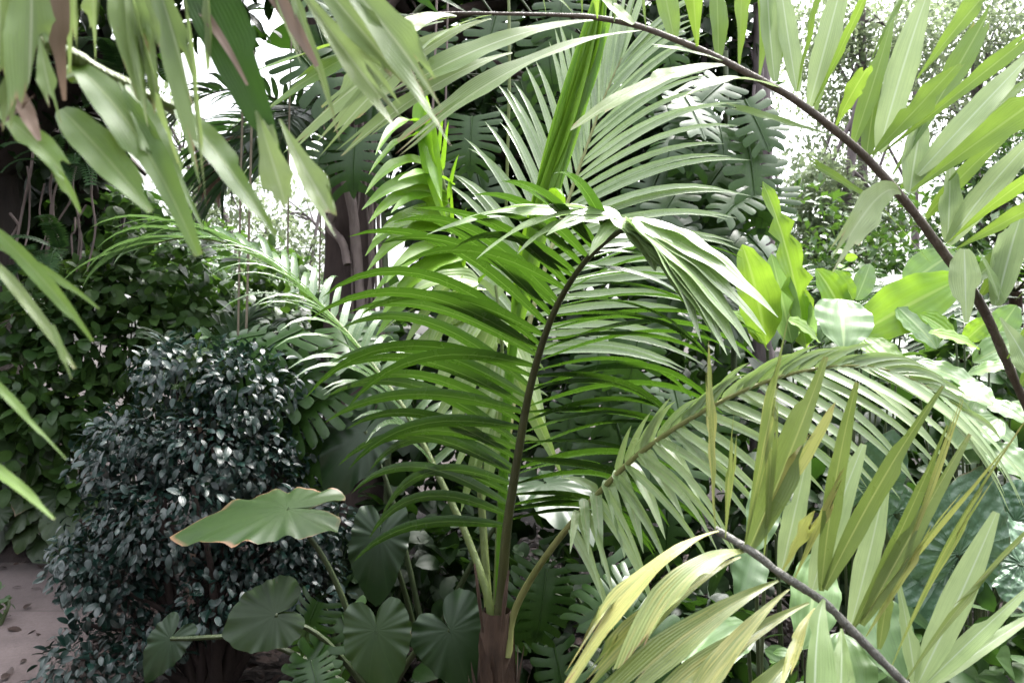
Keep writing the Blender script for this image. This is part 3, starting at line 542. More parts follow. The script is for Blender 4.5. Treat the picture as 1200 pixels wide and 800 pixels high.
def stalk_to(leaf, a, b, r, mat, sag=.1, name='stalk'):
    a = np.asarray(a, float); b = np.asarray(b, float); mb = MB(); L = np.linalg.norm(b - a)
    tube(mb, spline([a, a * .55 + b * .45 + np.array([0, 0, sag * L]), b], 14), np.linspace(r * .7, r * 1.2, 14), 7); return part(name, mb, mat, leaf)
def monstera(label, stem, leaves, group=None, rs=.02):
    """stem: 3-D points; leaves: (px, py, depth, dir, normal, length)"""
    t = thing('split_leaf_vine', label, 'climbing plant', stem[0], group); s = spline(stem, 30)
    mb = MB(); tube(mb, s, np.linspace(rs, rs * .7, 30), 8, wob=.05); part('stem', mb, M['earstalk'], t)
    for i, (px, py, d, di, no, L) in enumerate(leaves):
        b = P(px, py, d); l = leaf_obj('leaf', MON[int(rng.integers(6))], t, b, np.array(di) + rng.normal(0, .07, 3), np.array(no) + rng.normal(0, .1, 3), .92 * L * rnd(.8, 1.15))
        k = s[np.argmin(np.linalg.norm(s - (b + np.array([0, .1, -.15])), axis=1))]; stalk_to(l, b, k, .007, M['earstalk'])
    return t
def ear(label, base, leaves, r=.012, group=None, mats=('ear',)):
    """leaves: (px, py, depth of the stalk's joint, tip direction, normal, length to the tip, width factor, mesh kwargs)"""
    t = thing('elephant_ear', label, 'plant', base, group)
    mb = MB(); b = np.array(base, float); tube(mb, spline([b + (0, 0, -.05), b + (.01, 0, .1), b + (0, .01, .2)], 8), [.05, .05, .05, .045, .04, .035, .03, .02], 12, wob=.06); part('stem', mb, M['fibre'], t)
    for q in leaves:
        px, py, d, di, no, L, wm = q[:7]; kw = dict(q[7]) if len(q) > 7 else {}
        mt = kw.pop('mat', mats[0]); lab = kw.pop('label', None)
        me = heart_mesh('leaf', M[mt], wm, **kw); j = P(px, py, d); l = leaf_obj('leaf', me, t, j, di, no, L, label=lab)
        stalk_to(l, j, b + (rnd(-.02, .02), rnd(-.02, .02), .15), r, M['earstalk'], .12)
    return t
ear('elephant ear with a drooping scorched leaf, its heart leaves beside the palm foot', P(452, 800, 2.95) * (1, 1, 0),
    [(336, 596, 2.78, (-1, -.12, -.05), (-.05, -.30, .95), .39, .92, dict(mat='earbrown', droop=.12, edge=.022, cup=.16, label='large drooping leaf with a scorched brown edge')),
     (322, 720, 2.8, (-.9, -.1, -.28), (.1, -.85, .5), .215, 1.1, dict(droop=.1)),
     (441, 738, 2.62, (.12, -.3, -1), (-.15, -.85, .5), .20, 1.15, dict(droop=.15)),
     (528, 738, 2.72, (.55, -.2, -.75), (-.1, -.85, .5), .22, 1.2, dict(mat='eardark')),
     (200, 748, 2.95, (-.5, -.3, -.8), (.2, -.7, .7), .17, .9, dict(mat='eardark'))])
ear('dark elephant ear clump behind the palm stalks', P(500, 790, 3.4) * (1, 1, 0),
    [(445, 628, 3.15, (-.05, -.35, -1), (0, -.9, .4), .26, .9, {}), (428, 505, 3.4, (-.5, -.3, -.8), (-.1, -.85, .55), .32, 1.0, {}),
     (640, 566, 3.1, (.45, -.85, -.15), (.1, -.3, .95), .34, 1.0, dict(edge=.045, droop=.3)),], mats=('eardark',))
ear('giant taro with crinkled glossy silver green leaves behind the yellowing leaflets', P(1120, 800, 2.1) * (1, 1, 0),
    [(1018, 572, 1.95, (.25, -.25, .2 + .6), (-.1, -.85, .35), .16, .9, dict(crink=.014, droop=.1)),
     (1124, 648, 1.85, (.3, -.1, 1), (-.05, -.85, .35), .20, 1.0, dict(crink=.014, droop=.15)),
     (1112, 660, 1.9, (-.55, -.35, -.6), (.1, -.85, .5), .2, .9, dict(crink=.008)),
     (1196, 660, 1.9, (.4, -.3, -.3), (-.2, -.7, .7), .22, 1.0, dict(crink=.014)),
     (1050, 600, 2.0, (.5, -.2, -.6), (-.2, -.9, .3), .15, .8, dict(crink=.012)), (1190, 610, 2.05, (.5, -.2, .5), (-.2, -.8, .5), .2, .9, dict(crink=.014))], mats=('crinkle',))

D_ = (0, -.35, -1); NF = (0, -.85, .5)
monstera('split-leaf vine climbing the dark fig trunk above the feather palm', [P(452, 700, 4.75) * (1, 1, 0), P(455, 420, 4.62), P(450, 200, 4.6), P(470, 40, 4.5), P(560, -40, 4.4)],
    [(418, 152, 4.3, (-.1, -.3, -1), NF, .34), (398, 160, 4.35, (-.5, -.3, -.8), NF, .3), (553, 138, 4.25, (.0, -.3, -1), NF, .36), (522, 185, 4.4, (-.3, -.3, -1), NF, .32), (350, 62, 4.3, (.55, -.4, -.5), (-.2, -.6, .8), .46), (372, 30, 4.4, (.3, -.4, -.8), NF, .36), (340, -8, 4.3, (.8, -.4, -.3), NF, .36),
     (640, 40, 4.3, (.2, -.3, -1), NF, .36), (610, 96, 4.4, (.1, -.3, -1), NF, .3), (742, 84, 4.3, (.1, -.3, -1), NF, .3), (700, 60, 4.35, (-.1, -.3, -1), NF, .34), (580, 20, 4.4, (-.2, -.3, -1), NF, .36), (505, 40, 4.4, (-.2, -.3, -1), NF, .34), (770, 30, 4.2, (.3, -.3, -1), NF, .34), (660, -10, 4.3, (0, -.3, -1), NF, .36), (560, 205, 4.5, (.2, -.3, -1), NF, .3), (440, 100, 4.5, (-.1, -.3, -1), NF, .3), (480, 215, 4.45, (.1, -.3, -1), NF, .3)])
lv = []
for (px, py) in [(800,110),(838,140),(872,118),(820,180),(858,190),(882,170),(802,220),(842,238),(876,230),(815,268),(850,292),(885,272),(795,320),(835,332),(870,340),(812,140),(852,215),(826,262),(866,310),(846,108),(880,200),(800,260),(820,340),(862,262),(838,170),(898,230),(784,120),(890,330),(810,300),(790,150),(780,250),(775,200),(905,140),(765,300)]:
    lv.append((px + rnd(-8, 8), py + rnd(-12, 8), 4.2 + rnd(-.2, .25), (rnd(-.7, .7), -.4, rnd(-1, -.4)), (rnd(-.3, .3), -.65, .75), rnd(.26, .42)))
monstera('split-leaf vine smothering the slim pale trunk behind the sheen-pale palm leaf', [P(862, 720, 4.7) * (1, 1, 0), P(860, 420, 4.55), P(855, 250, 4.5), P(850, 60, 4.5)], lv)
lv = []
for (px, py, L) in [(700,430,.36),(745,440,.36),(790,455,.32),(720,490,.38),(765,510,.34),(690,520,.3),(800,520,.3),(742,560,.32),(670,470,.3),(830,480,.3),(780,580,.3),(700,390,.3),(750,385,.32)]:
    lv.append((px, py, 3.5 + rnd(-.15, .2), (rnd(-.4, .5), -.4, rnd(-1, -.6)), (rnd(-.2, .2), -.75, .65), L))
monstera('split-leaf clump with silvery leaves between the palm rib and its right-hand leaf', [P(735, 760, 3.75) * (1, 1, 0), P(735, 620, 3.72), P(742, 480, 3.7), P(735, 390, 3.75)], lv)
monstera('low green split-leaf plant right of the palm foot', [P(700, 850, 3.1) * (1, 1, 0), P(705, 790, 3.1), P(700, 740, 3.15)],
    [(640, 668, 2.95, (-.1, -.3, -1), NF, .26), (632, 690, 3.0, (-.55, -.3, -.8), NF, .24), (716, 712, 2.7, (.5, -.4, -.35), (0, -.7, .75), .3), (745, 690, 2.8, (-.75, -.4, -.4), (0, -.7, .7), .28), (705, 660, 2.9, (.3, -.4, -.7), NF, .28), (690, 770, 2.7, (.6, -.4, -.2), (0, -.6, .8), .26), (770, 740, 2.75, (.2, -.4, -.8), NF, .26), (720, 790, 2.6, (.4, -.4, -.2), (0, -.6, .8), .24), (650, 760, 2.8, (.2, -.4, -.9), NF, .22)])
monstera('split-leaf clump under the left arching palm leaf', [P(395, 760, 3.9) * (1, 1, 0), P(392, 560, 3.85), P(385, 430, 3.85), P(360, 390, 3.9)],
    [(352, 388, 3.6, (-.75, -.4, -.25), (0, -.45, .9), .4), (400, 385, 3.65, (.3, -.5, -.3), (0, -.45, .9), .38), (310, 392, 3.7, (-.8, -.4, -.3), (0, -.5, .85), .34), (372, 425, 3.55, (-.5, -.5, -.5), (0, -.6, .8), .34), (395, 455, 3.5, (-.7, -.4, -.6), (0, -.6, .8), .34), (345, 445, 3.6, (-.5, -.4, -.7), (0, -.7, .7), .3), (420, 420, 3.6, (.5, -.4, -.6), NF, .32), (410, 490, 3.5, (-.6, -.4, -.7), NF, .32), (430, 370, 3.8, (.2, -.4, -.8), NF, .3)])
monstera('dark split-leaf plant on the ground beside the shrub trunk', [P(395, 800, 3.1) * (1, 1, 0), P(395, 760, 3.1), P(390, 730, 3.1)],
    [(372, 706, 2.95, (-.3, -.4, -.8), (0, -.7, .7), .24), (400, 720, 2.95, (.3, -.4, -.7), (0, -.7, .7), .22), (380, 756, 2.85, (-.4, -.4, -.5), (0, -.6, .8), .22), (365, 775, 2.8, (.3, -.4, -.5), (0, -.6, .8), .2)])

# paddle-leaved plants on the right
def paddle_mesh(name, mat, W=.2, ripple=.02, droop=.8, fold=.18, prof=prof_oval, rip_n=4):
    mb = MB(); pts, ns = arc((0, 0, 0), (0, 1, .2), (0, 0, 1), 1., droop, 16); v = np.linspace(0, 1, 16)
    strip(mb, pts, ns, prof(v) * W, 9, fold, (rnd(), rnd(), 0), ripple=ripple, rip_n=rip_n); return mb.mesh(name, mat)
def paddles(name, label, base, leaves, mat, cat='plant', r=.005):
    """leaves: (base px,py, tip px,py, depth base, depth tip, width px, normal, kwargs)"""
    t = thing(name, label, cat, base); b = np.array(base, float)
    for (x0, y0, x1, y1, d0, d1, w, no, kw) in leaves:
        a, c = P(x0, y0, d0), P(x1, y1, d1); L = np.linalg.norm(c - a); kw = dict(kw); mt = kw.pop('mat', mat)
        me = paddle_mesh('leaf', M[mt], w / F * (d0 + d1) / 2 / L * .5, droop=kw.pop('droop', .35), **kw)
        l = leaf_obj('leaf', me, t, a, c - a + np.array([0, 0, .03 * L]), no, L * 1.03); stalk_to(l, a, b + (rnd(-.05, .05), rnd(-.05, .05), .02), r, M['earstalk'], .05)
    return t
paddles('birds_nest_fern', 'lime green plant of upright wavy paddle leaves beside the split-leaf trunk', P(930, 780, 3.3) * (1, 1, 0),
    [(898, 404, 864, 290, 3.2, 3.15, 54, (.2, -1, .1), {}), (928, 402, 903, 300, 3.25, 3.25, 34, (-.3, -1, .1), dict(mat='broadpale')), (945, 408, 880, 222, 3.3, 3.2, 40, (.4, -.9, .2), dict(ripple=.035, rip_n=6, prof=prof_taper)), (950, 402, 925, 330, 3.3, 3.3, 30, (-.4, -1, 0), dict(mat='broadpale')), (900, 410, 850, 372, 3.2, 3.1, 36, (0, -.6, .8), {})], 'bright')
paddles('banana_like_plant', 'bright green broad-leaved plant lit from behind right of the feather palm', P(1010, 760, 3.1) * (1, 1, 0),
    [(1004, 392, 1128, 332, 3.0, 2.95, 62, (.0, -.9, .5), dict(droop=.5)), (984, 350, 986, 414, 2.95, 2.8, 66, (0, -.75, .65), dict(mat='broadpale')), (990, 372, 952, 318, 3.0, 3.0, 40, (.2, -.9, .3), {}), (1000, 352, 975, 318, 3.0, 3.05, 22, (0, -1, .2), {}), (1003, 352, 1018, 312, 3.05, 3.1, 24, (0, -.9, .3), dict(mat='broadpale')), (1052, 360, 1092, 412, 2.95, 2.85, 44, (0, -.55, .9), dict(mat='broadpale')), (1060, 335, 1118, 300, 3.1, 3.1, 44, (0, -.9, .5), dict(mat='broadpale')), (1010, 395, 1050, 440, 2.95, 2.8, 40, (0, -.7, .7), {}), (1040, 345, 1140, 352, 3.05, 3.0, 30, (0, -.7, .7), {}), (960, 400, 920, 380, 3., 2.95, 34, (0, -.6, .8), {}), (1020, 420, 1060, 450, 2.9, 2.75, 34, (0, -.6, .8), dict(mat='broadpale'))], 'bright')
paddles('ginger_plant', 'pale green clump of broad leaves at the end of the right-hand palm leaf', P(1140, 760, 2.75) * (1, 1, 0),
    [(1072, 424, 1145, 466, 2.6, 2.5, 44, (.1, -.5, .9), {}), (1120, 478, 1186, 528, 2.55, 2.45, 46, (.1, -.5, .9), {}), (1148, 408, 1085, 398, 2.65, 2.6, 28, (0, -.6, .8), dict(mat='bright')), (1140, 425, 1212, 398, 2.65, 2.6, 40, (0, -.6, .8), {}), (1130, 440, 1190, 436, 2.6, 2.5, 36, (0, -.5, .9), {}), (1150, 470, 1200, 500, 2.6, 2.5, 36, (0, -.5, .9), {}), (1145, 455, 1110, 512, 2.6, 2.5, 40, (0, -.7, .6), dict(mat='broadpale')), (1120, 396, 1075, 372, 2.8, 2.8, 30, (0, -.8, .6), dict(mat='bright')), (1160, 400, 1190, 360, 2.8, 2.8, 34, (0, -.8, .5), {}), (1170, 530, 1210, 560, 2.5, 2.4, 34, (0, -.5, .9), {}), (1160, 500, 1130, 548, 2.6, 2.5, 40, (0, -.7, .6), dict(mat='under2')), (1185, 470, 1230, 520, 2.6, 2.5, 44, (0, -.5, .9), {}), (1150, 520, 1205, 566, 2.4, 2.3, 50, (0, -.6, .8), {}), (1110, 450, 1160, 480, 2.5, 2.4, 50, (.1, -.6, .8), {}), (1170, 490, 1120, 530, 2.45, 2.4, 46, (0, -.6, .8), {}), (1130, 400, 1160, 375, 2.8, 2.8, 24, (0, -.8, .5), dict(mat='bright'))], 'broadpale')
paddles('young_heliconia', 'plain green leafy stem standing behind the grey rib of the yellowing palm leaf', P(900, 900, 1.7) * (1, 1, 0),
    [(885, 640, 862, 706, 1.5, 1.42, 44, (.1, -.9, .3), dict(mat='under2')), (960, 650, 935, 762, 1.5, 1.4, 60, (.1, -.9, .4), dict(mat='broadpale')), (1010, 690, 1052, 800, 1.45, 1.35, 66, (-.1, -.85, .5), dict(mat='under2')), (875, 730, 800, 800, 1.5, 1.35, 60, (0, -.6, .8), dict(mat='broadpale')), (985, 740, 1000, 840, 1.45, 1.35, 60, (0, -.8, .5), dict(mat='broadpale')), (900, 560, 880, 650, 1.6, 1.5, 40, (0, -.9, .3), dict(mat='under2'))], 'under2')

# ================================================================= THE DARK GLOSSY SHRUB
def shrub(name, label, base, lobes, K, size, mat, T=T_oval, stems=5, cat='shrub', hang=.4, group=None, smat='bark', rs=.025):
    t = thing(name, label, cat, base, group); b = np.array(base, float); ms = MB(); mf = MB(); tot = sum(r[0] * r[1] * r[2] for _, r in lobes)
    for c, r in lobes:
        cloud(mf, T, c, r, max(12, int(K * (r[0] * r[1] * r[2]) / tot)), size, .45, hang=hang)
    for k in range(max(stems, len(lobes))):
        c, r = lobes[k % len(lobes)]; e = np.array(c) + rng.normal(0, .3, 3) * np.array(r)
        s0 = b + np.array([rnd(-.08, .08), rnd(-.08, .08), -.05])
        tube(ms, spline([s0, s0 * .5 + e * .5 + np.array([rnd(-.08, .08), rnd(-.05, .05), .1]), e], 12), np.linspace(rs, rs * .25, 12), 7, wob=.06)
    part('foliage', mf, M[mat], t); part('stem', ms, M[smat], t); return t
B0 = P(245, 800, 3.5) * (1, 1, 0)
lob = [(P(x, y, d), (rx * d / F, .30, ry * d / F)) for x, y, d, rx, ry in [(235, 440, 3.5, 62, 42), (300, 470, 3.55, 62, 50), (185, 490, 3.45, 64, 44), (250, 520, 3.35, 80, 60), (330, 540, 3.5, 62, 60), (150, 560, 3.4, 62, 52), (120, 625, 3.35, 52, 44), (215, 610, 3.25, 82, 60), (310, 620, 3.45, 80, 62), (130, 690, 3.3, 55, 46), (205, 690, 3.2, 62, 44), (110, 755, 3.2, 46, 34), (350, 700, 3.5, 50, 50), (180, 735, 3.25, 50, 30)]]
extra_lobes = [(P(x, y, d), (rx * d / F, .14, rx * .8 * d / F)) for x, y, d, rx in [(190,425,3.4,24),(275,415,3.5,26),(345,440,3.5,24),(92,600,3.3,24),(78,660,3.25,22),(150,505,3.3,26),(80,770,3.15,26),(105,720,3.15,26),(370,520,3.5,34),(380,590,3.6,36),(365,660,3.6,40),(390,720,3.65,34),(150,645,3.1,30),(240,560,3.05,34)]]
shrub('glossy_shrub', 'rounded dark shrub with small shiny blue-green leaves beside the path', B0, [(c + rng.normal(0, .05, 3), tuple(np.array(r) * rnd(.86, 1.14))) for c, r in lob + extra_lobes], 10500, .047, 'shrub', T_oval, 12, hang=.6)
t = thing('young_shoot', 'fresh light green shoots standing up out of the top of the dark glossy shrub', 'plant', P(225, 470, 3.4)); ms = MB(); mf = MB()
for k in range(7):
    a = P(225 + rnd(-25, 40), 475, 3.4); b = P(225 + rnd(-45, 50), 392 + rnd(0, 40), 3.4 + rnd(-.1, .1)); s = spline([a, (a + b) / 2 + rng.normal(0, .01, 3), b], 8); tube(ms, s, np.linspace(.004, .002, 8), 5)
    scatter(mf, T_oval, s[2:].repeat(2, 0), rng.normal(0, .7, (12, 3)) + (0, -.2, .1), rng.normal(0, .3, (12, 3)) + (0, -.4, .8), .065)
part('foliage', mf, M['under2'], t); part('stem', ms, M['stalk'], t)

# ================================================================= TREES
def joined(a, b, mat, o):
    m = MB()
    for q in (a, b):
        for v, f, uv, c in zip(q.v, q.f, q.uv, q.c): m.v.append(v); m.f.append(f + (a.n if q is b else 0)); m.uv.append(uv); m.c.append(c)
    return m.mesh('trunk', mat, o)
def tree(name, label, base, h, r0, clumps, K, size, mat, bmat='bark', T=T_small, lean=(0, 0), limbs=True, cat='tree', group=None, n=16, shell=.3, hang=.4, wide=()):
    t = thing(name, label, cat, base, group); b = np.array(base, float); top = b + np.array([lean[0], lean[1], h])
    s = spline([b + (0, 0, -.1), b * .65 + top * .35 + np.append(rng.normal(0, .06 * r0 * 5, 2), 0), top], 26)
    mb = MB(); rad = np.linspace(1, .45, 26) * r0 * (1 + .5 * np.exp(-np.linspace(0, 26, 26) * .6)); tube(mb, s, rad, n, wob=.05); tr = part('trunk', mb, M[bmat], t)
    if limbs:
        ml = MB()
        for c, r in clumps:
            k = s[int(rnd(12, 25))]; e = np.array(c); q = spline([k, k * .5 + e * .5 + np.array([0, 0, .12 * np.linalg.norm(e - k)]) + rng.normal(0, .05 * np.linalg.norm(e - k), 3), e], 12)
            tube(ml, q, np.linspace(r0 * .35, r0 * .06, 12), 7, wob=.05)
            for z in range(4):
                e2 = e + rng.normal(0, .55, 3) * np.array(r); tube(ml, spline([q[7], (q[7] + e2) / 2 + rng.normal(0, .08, 3), e2], 7), np.linspace(r0 * .12, r0 * .025, 7), 5)
        if r0 >= .1: part('limb', ml, M[bmat], tr)
        else: tr.data = joined(mb, ml, M[bmat], b)
    mf = MB(); tot = sum(r[0] * r[1] * r[2] for _, r in clumps)
    for c, r in clumps: cloud(mf, T, c, r, max(20, int(K * r[0] * r[1] * r[2] / tot)), size, shell, hang=hang)
    for c, r, kk in wide: cloud(mf, T, c, r, kk, .42, .2, hang=hang)
    part('crown', mf, M[mat], t); return t, tr
def C(px, py, d, rx, ry, rd=None): return (P(px, py, d), (rx * d / F, rd or (rx + ry) * .5 * d / F, ry * d / F))
def roots(parent, lst, r=.012, mat='root'):
    for (x0, y0, x1, y1, d) in lst:
        mb = MB(); a, b = P(x0, y0, d), P(x1, y1, d - .05); s = spline([a, a * .7 + b * .3 + rng.normal(0, .025, 3), a * .35 + b * .65 + rng.normal(0, .03, 3), b], 24)
        tube(mb, s, np.linspace(r, r * .8, 24) * rnd(.7, 1.25), 7, wob=.05); part('aerial_root', mb, M[mat], parent)

# dark fig behind the palm, its crown closing the top of the picture
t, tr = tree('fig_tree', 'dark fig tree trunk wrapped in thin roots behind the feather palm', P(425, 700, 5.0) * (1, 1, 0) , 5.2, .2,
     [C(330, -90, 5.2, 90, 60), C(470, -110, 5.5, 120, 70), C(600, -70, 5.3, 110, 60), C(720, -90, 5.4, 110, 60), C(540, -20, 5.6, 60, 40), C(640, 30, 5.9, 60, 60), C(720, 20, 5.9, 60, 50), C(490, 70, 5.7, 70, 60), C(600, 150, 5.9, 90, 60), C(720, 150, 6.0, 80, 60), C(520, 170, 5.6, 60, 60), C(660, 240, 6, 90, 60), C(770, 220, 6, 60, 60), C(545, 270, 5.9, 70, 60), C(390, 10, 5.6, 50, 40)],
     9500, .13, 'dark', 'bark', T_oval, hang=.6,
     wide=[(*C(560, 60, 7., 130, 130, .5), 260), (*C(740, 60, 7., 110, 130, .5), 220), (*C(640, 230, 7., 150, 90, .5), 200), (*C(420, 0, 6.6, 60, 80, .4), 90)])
roots(tr, [(404, 205, 424, 372, 4.72)], .045)
roots(tr, [(390, 250, 407, 310, 4.72)], .03)
roots(tr, [(418, 120, 420, 400, 4.8), (432, 160, 430, 420, 4.79), (440, 120, 446, 420, 4.82), (452, 190, 447, 420, 4.85), (410, 130, 414, 410, 4.8), (424, 100, 436, 420, 4.77), (436, 140, 420, 410, 4.78), (446, 110, 440, 420, 4.8)], .010, 'root')
# banyan on the left: broad dark trunk and hanging roots, shading that side of the garden
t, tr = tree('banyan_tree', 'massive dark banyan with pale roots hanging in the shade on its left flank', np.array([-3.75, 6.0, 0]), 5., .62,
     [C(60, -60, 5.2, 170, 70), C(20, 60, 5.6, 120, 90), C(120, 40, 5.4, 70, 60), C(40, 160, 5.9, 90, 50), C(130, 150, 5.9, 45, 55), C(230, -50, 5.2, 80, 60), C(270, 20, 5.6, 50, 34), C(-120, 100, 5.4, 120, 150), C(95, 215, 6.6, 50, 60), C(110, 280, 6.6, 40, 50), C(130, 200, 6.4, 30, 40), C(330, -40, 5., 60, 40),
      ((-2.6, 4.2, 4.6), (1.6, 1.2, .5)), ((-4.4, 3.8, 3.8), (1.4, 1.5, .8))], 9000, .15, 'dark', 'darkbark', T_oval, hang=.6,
     wide=[(*C(75, 225, 6.9, 75, 85, .5), 170), (*C(10, 240, 6.9, 60, 90, .5), 110), ((-5.2, .3, 1.9), (1.2, 1.6, 1.7), 500), ((-3.4, -2.4, 1.9), (1.8, 1., 1.8), 600), ((.2, -3.2, 1.9), (2.2, .9, 1.8), 700), ((3.6, -2.4, 1.9), (1.8, 1., 1.8), 600), ((4.6, .4, 1.8), (1., 1.6, 1.6), 450)])  # clumps beside and behind the camera: unseen, added only to block sky light
roots(tr, [(40, 160, 18, 290, 5.25), (32, 195, 28, 295, 5.25), (52, 215, 46, 300, 5.25), (66, 190, 54, 302, 5.22), (72, 200, 72, 300, 5.24), (79, 215, 74, 290, 5.3), (88, 255, 85, 300, 5.3), (101, 240, 94, 305, 5.28), (108, 200, 102, 318, 5.2), (12, 250, 8, 285, 5.3), (60, 240, 52, 305, 5.2), (98, 170, 90, 320, 5.35)], .008)
# slim trunk under the vine on the right
t, tr = tree('slim_tree', 'slim purplish trunk hidden by split leaves right of the sheen-pale palm leaf', P(885, 640, 5.0) * (1, 1, 0), 5.4, .075,
     [C(800, 10, 5.0, 60, 40), C(860, 40, 5.2, 50, 50), C(770, 120, 5.3, 50, 60), C(830, 100, 5.3, 60, 60), C(830, 210, 5.3, 60, 70), C(870, 130, 5.3, 30, 60), C(800, 300, 5.3, 60, 50), C(870, -60, 5.2, 80, 40)], 2600, .12, 'dark', 'twig', T_oval, hang=.6)
roots(tr, [(884, 100, 886, 300, 4.8), (893, 80, 892, 310, 4.82), (899, 120, 898, 290, 4.82), (905, 160, 903, 300, 4.85)], .012, 'twig')

# sparse trees far off: the bright gaps of the photograph are sky between their leaves
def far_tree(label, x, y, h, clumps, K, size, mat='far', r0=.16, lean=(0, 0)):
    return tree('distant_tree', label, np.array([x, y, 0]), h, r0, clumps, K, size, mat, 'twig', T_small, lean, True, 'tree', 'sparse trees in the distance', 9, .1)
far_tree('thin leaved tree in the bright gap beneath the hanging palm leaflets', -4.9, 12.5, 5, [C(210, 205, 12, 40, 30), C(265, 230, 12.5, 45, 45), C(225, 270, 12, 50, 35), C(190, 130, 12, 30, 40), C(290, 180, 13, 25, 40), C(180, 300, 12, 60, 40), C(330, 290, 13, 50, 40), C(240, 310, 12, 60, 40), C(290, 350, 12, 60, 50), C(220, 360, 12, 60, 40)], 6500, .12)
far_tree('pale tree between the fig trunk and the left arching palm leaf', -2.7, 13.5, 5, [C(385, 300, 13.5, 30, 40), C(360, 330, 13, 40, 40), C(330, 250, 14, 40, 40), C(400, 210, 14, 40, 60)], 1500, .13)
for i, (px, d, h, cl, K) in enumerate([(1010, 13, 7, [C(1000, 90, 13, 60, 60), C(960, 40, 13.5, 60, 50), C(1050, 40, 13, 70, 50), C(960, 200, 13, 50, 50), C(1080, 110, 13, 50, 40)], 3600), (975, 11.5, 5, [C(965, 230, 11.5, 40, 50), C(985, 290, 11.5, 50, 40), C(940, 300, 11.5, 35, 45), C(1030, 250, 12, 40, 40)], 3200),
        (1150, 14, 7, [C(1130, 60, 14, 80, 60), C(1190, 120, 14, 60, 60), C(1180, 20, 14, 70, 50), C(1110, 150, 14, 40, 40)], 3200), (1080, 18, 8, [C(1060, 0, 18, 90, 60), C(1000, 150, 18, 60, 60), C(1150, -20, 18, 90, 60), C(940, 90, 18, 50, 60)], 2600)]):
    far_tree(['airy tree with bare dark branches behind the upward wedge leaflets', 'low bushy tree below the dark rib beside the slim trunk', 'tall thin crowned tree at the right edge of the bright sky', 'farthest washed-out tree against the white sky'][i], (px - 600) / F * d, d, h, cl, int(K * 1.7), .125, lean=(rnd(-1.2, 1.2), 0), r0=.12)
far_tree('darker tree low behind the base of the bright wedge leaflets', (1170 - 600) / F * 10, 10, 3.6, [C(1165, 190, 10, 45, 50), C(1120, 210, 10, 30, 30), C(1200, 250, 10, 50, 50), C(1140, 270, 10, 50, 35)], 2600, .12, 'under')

# hanging vines
for i, (x0, y0, x1, y1, d, r, m, lab) in enumerate([(594, 30, 593, 250, 3.6, .0085, 'stalk', 'straight pale green stem hanging in front of the sheen-pale palm leaf'), (512, -20, 503, 215, 4.1, .007, 'root', 'thin pink hanging root left of the palm top'), (527, -20, 521, 180, 4.1, .006, 'root', 'thinner pale hanging root nearest the palm top'),
        (287, 150, 279, 400, 4.6, .008, 'vine', 'slender brown vine hanging in front of the bright gap'), (297, 180, 288, 410, 4.6, .009, 'vine', 'second slender vine hanging over the shrub'), (345, 60, 337, 320, 4.7, .007, 'vine', 'dark thin vine crossing the shaded palm crown'), (384, 200, 374, 340, 4.75, .006, 'vine', 'short dangling vine close to the fig trunk')]):
    t = thing('hanging_vine', lab, 'vine', P(x1, y1, d), 'thin vines and roots hanging from the canopy'); mb = MB(); a, b = P(x0, y0 - 120, d), P(x1, y1, d)
    tube(mb, spline([a, (a + b) / 2 + rng.normal(0, .012, 3), b], 24), r * .8, 6, wob=.05); part('stem', mb, M[m], t)

# ================================================================= BACKGROUND PALMS, FERNS AND UNDERSTOREY
def bg_palm(label, base, h, fr, L, w, mat, n=22, droop=1.6, group='palms in the background', r=.06, el=.9, name='background_palm', tmat='fibre', rmat='darkstalk'):
    t = thing(name, label, 'palm', base, group); b = np.array(base, float); mb = MB()
    tube(mb, spline([b + (0, 0, -.05), b + (.02, 0, h * .5), b + (0, 0, h)], 12), np.linspace(r, r * .8, 12), 12, wob=.03); part('trunk', mb, M[tmat], t); top = b + (0, 0, h)
    for (az, tilt, ln) in fr:
        az = math.radians(az); u = np.array([math.cos(az), math.sin(az), 0]); d = U(u * math.cos(tilt) + np.array([0, 0, math.sin(tilt)]))
        pts, ns = arc(top, d, U(np.cross(np.cross(d, (0, 0, 1)), d)), ln, droop, 12)
        frond(t, 'frond', pts, lambda q, a=ns: a[min(11, int(q * 11))], n, L, w, M[mat], M[rmat], a=(78, 30), elev=(12, 12), droop=.9, t0=.15, rr=(.012, .003), rows=6, world=True)
    return t
bg_palm('shaded palm whose dark leaves hang before the bright gap', P(395, 700, 6.2) * (1, 1, 0), 3.05, [(165, .55, 1.5), (190, .1, 1.3), (215, .6, 1.5), (235, .2, 1.3), (260, .4, 1.2), (290, .5, 1.3), (140, .7, 1.3), (320, .2, 1.1)], .5, .05, 'darkpalm', 26, 2.6, None, .08)
t = thing('dead_palm_leaf', 'brown dead palm leaf dangling in the bright gap', 'leaf', P(268, 130, 6.)); 
frond(t, 'frond', [(285, 150, 6.), (272, 168, 5.95), (258, 190, 5.9), (252, 214, 5.9)], (0, -1, .2), 14, .3, .03, M['dead'], M['brownstalk'], a=(50, 15), droop=2., t0=.1, rr=(.012, .004), rows=6)
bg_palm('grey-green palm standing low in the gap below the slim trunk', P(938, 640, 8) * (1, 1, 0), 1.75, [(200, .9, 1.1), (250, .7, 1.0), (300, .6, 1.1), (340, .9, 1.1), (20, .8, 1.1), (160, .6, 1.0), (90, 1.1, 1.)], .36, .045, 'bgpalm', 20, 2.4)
bg_palm('feathery palm behind the bright broad leaves', P(1050, 640, 7) * (1, 1, 0), 1.6, [(170, .8, 1.1), (210, .5, 1.1), (250, .6, .9), (300, .5, 1.0), (340, .7, 1.2), (20, .9, 1.1), (80, 1.0, 1.), (130, 1., 1.)], .42, .05, 'bgpalm', 22, 2.)
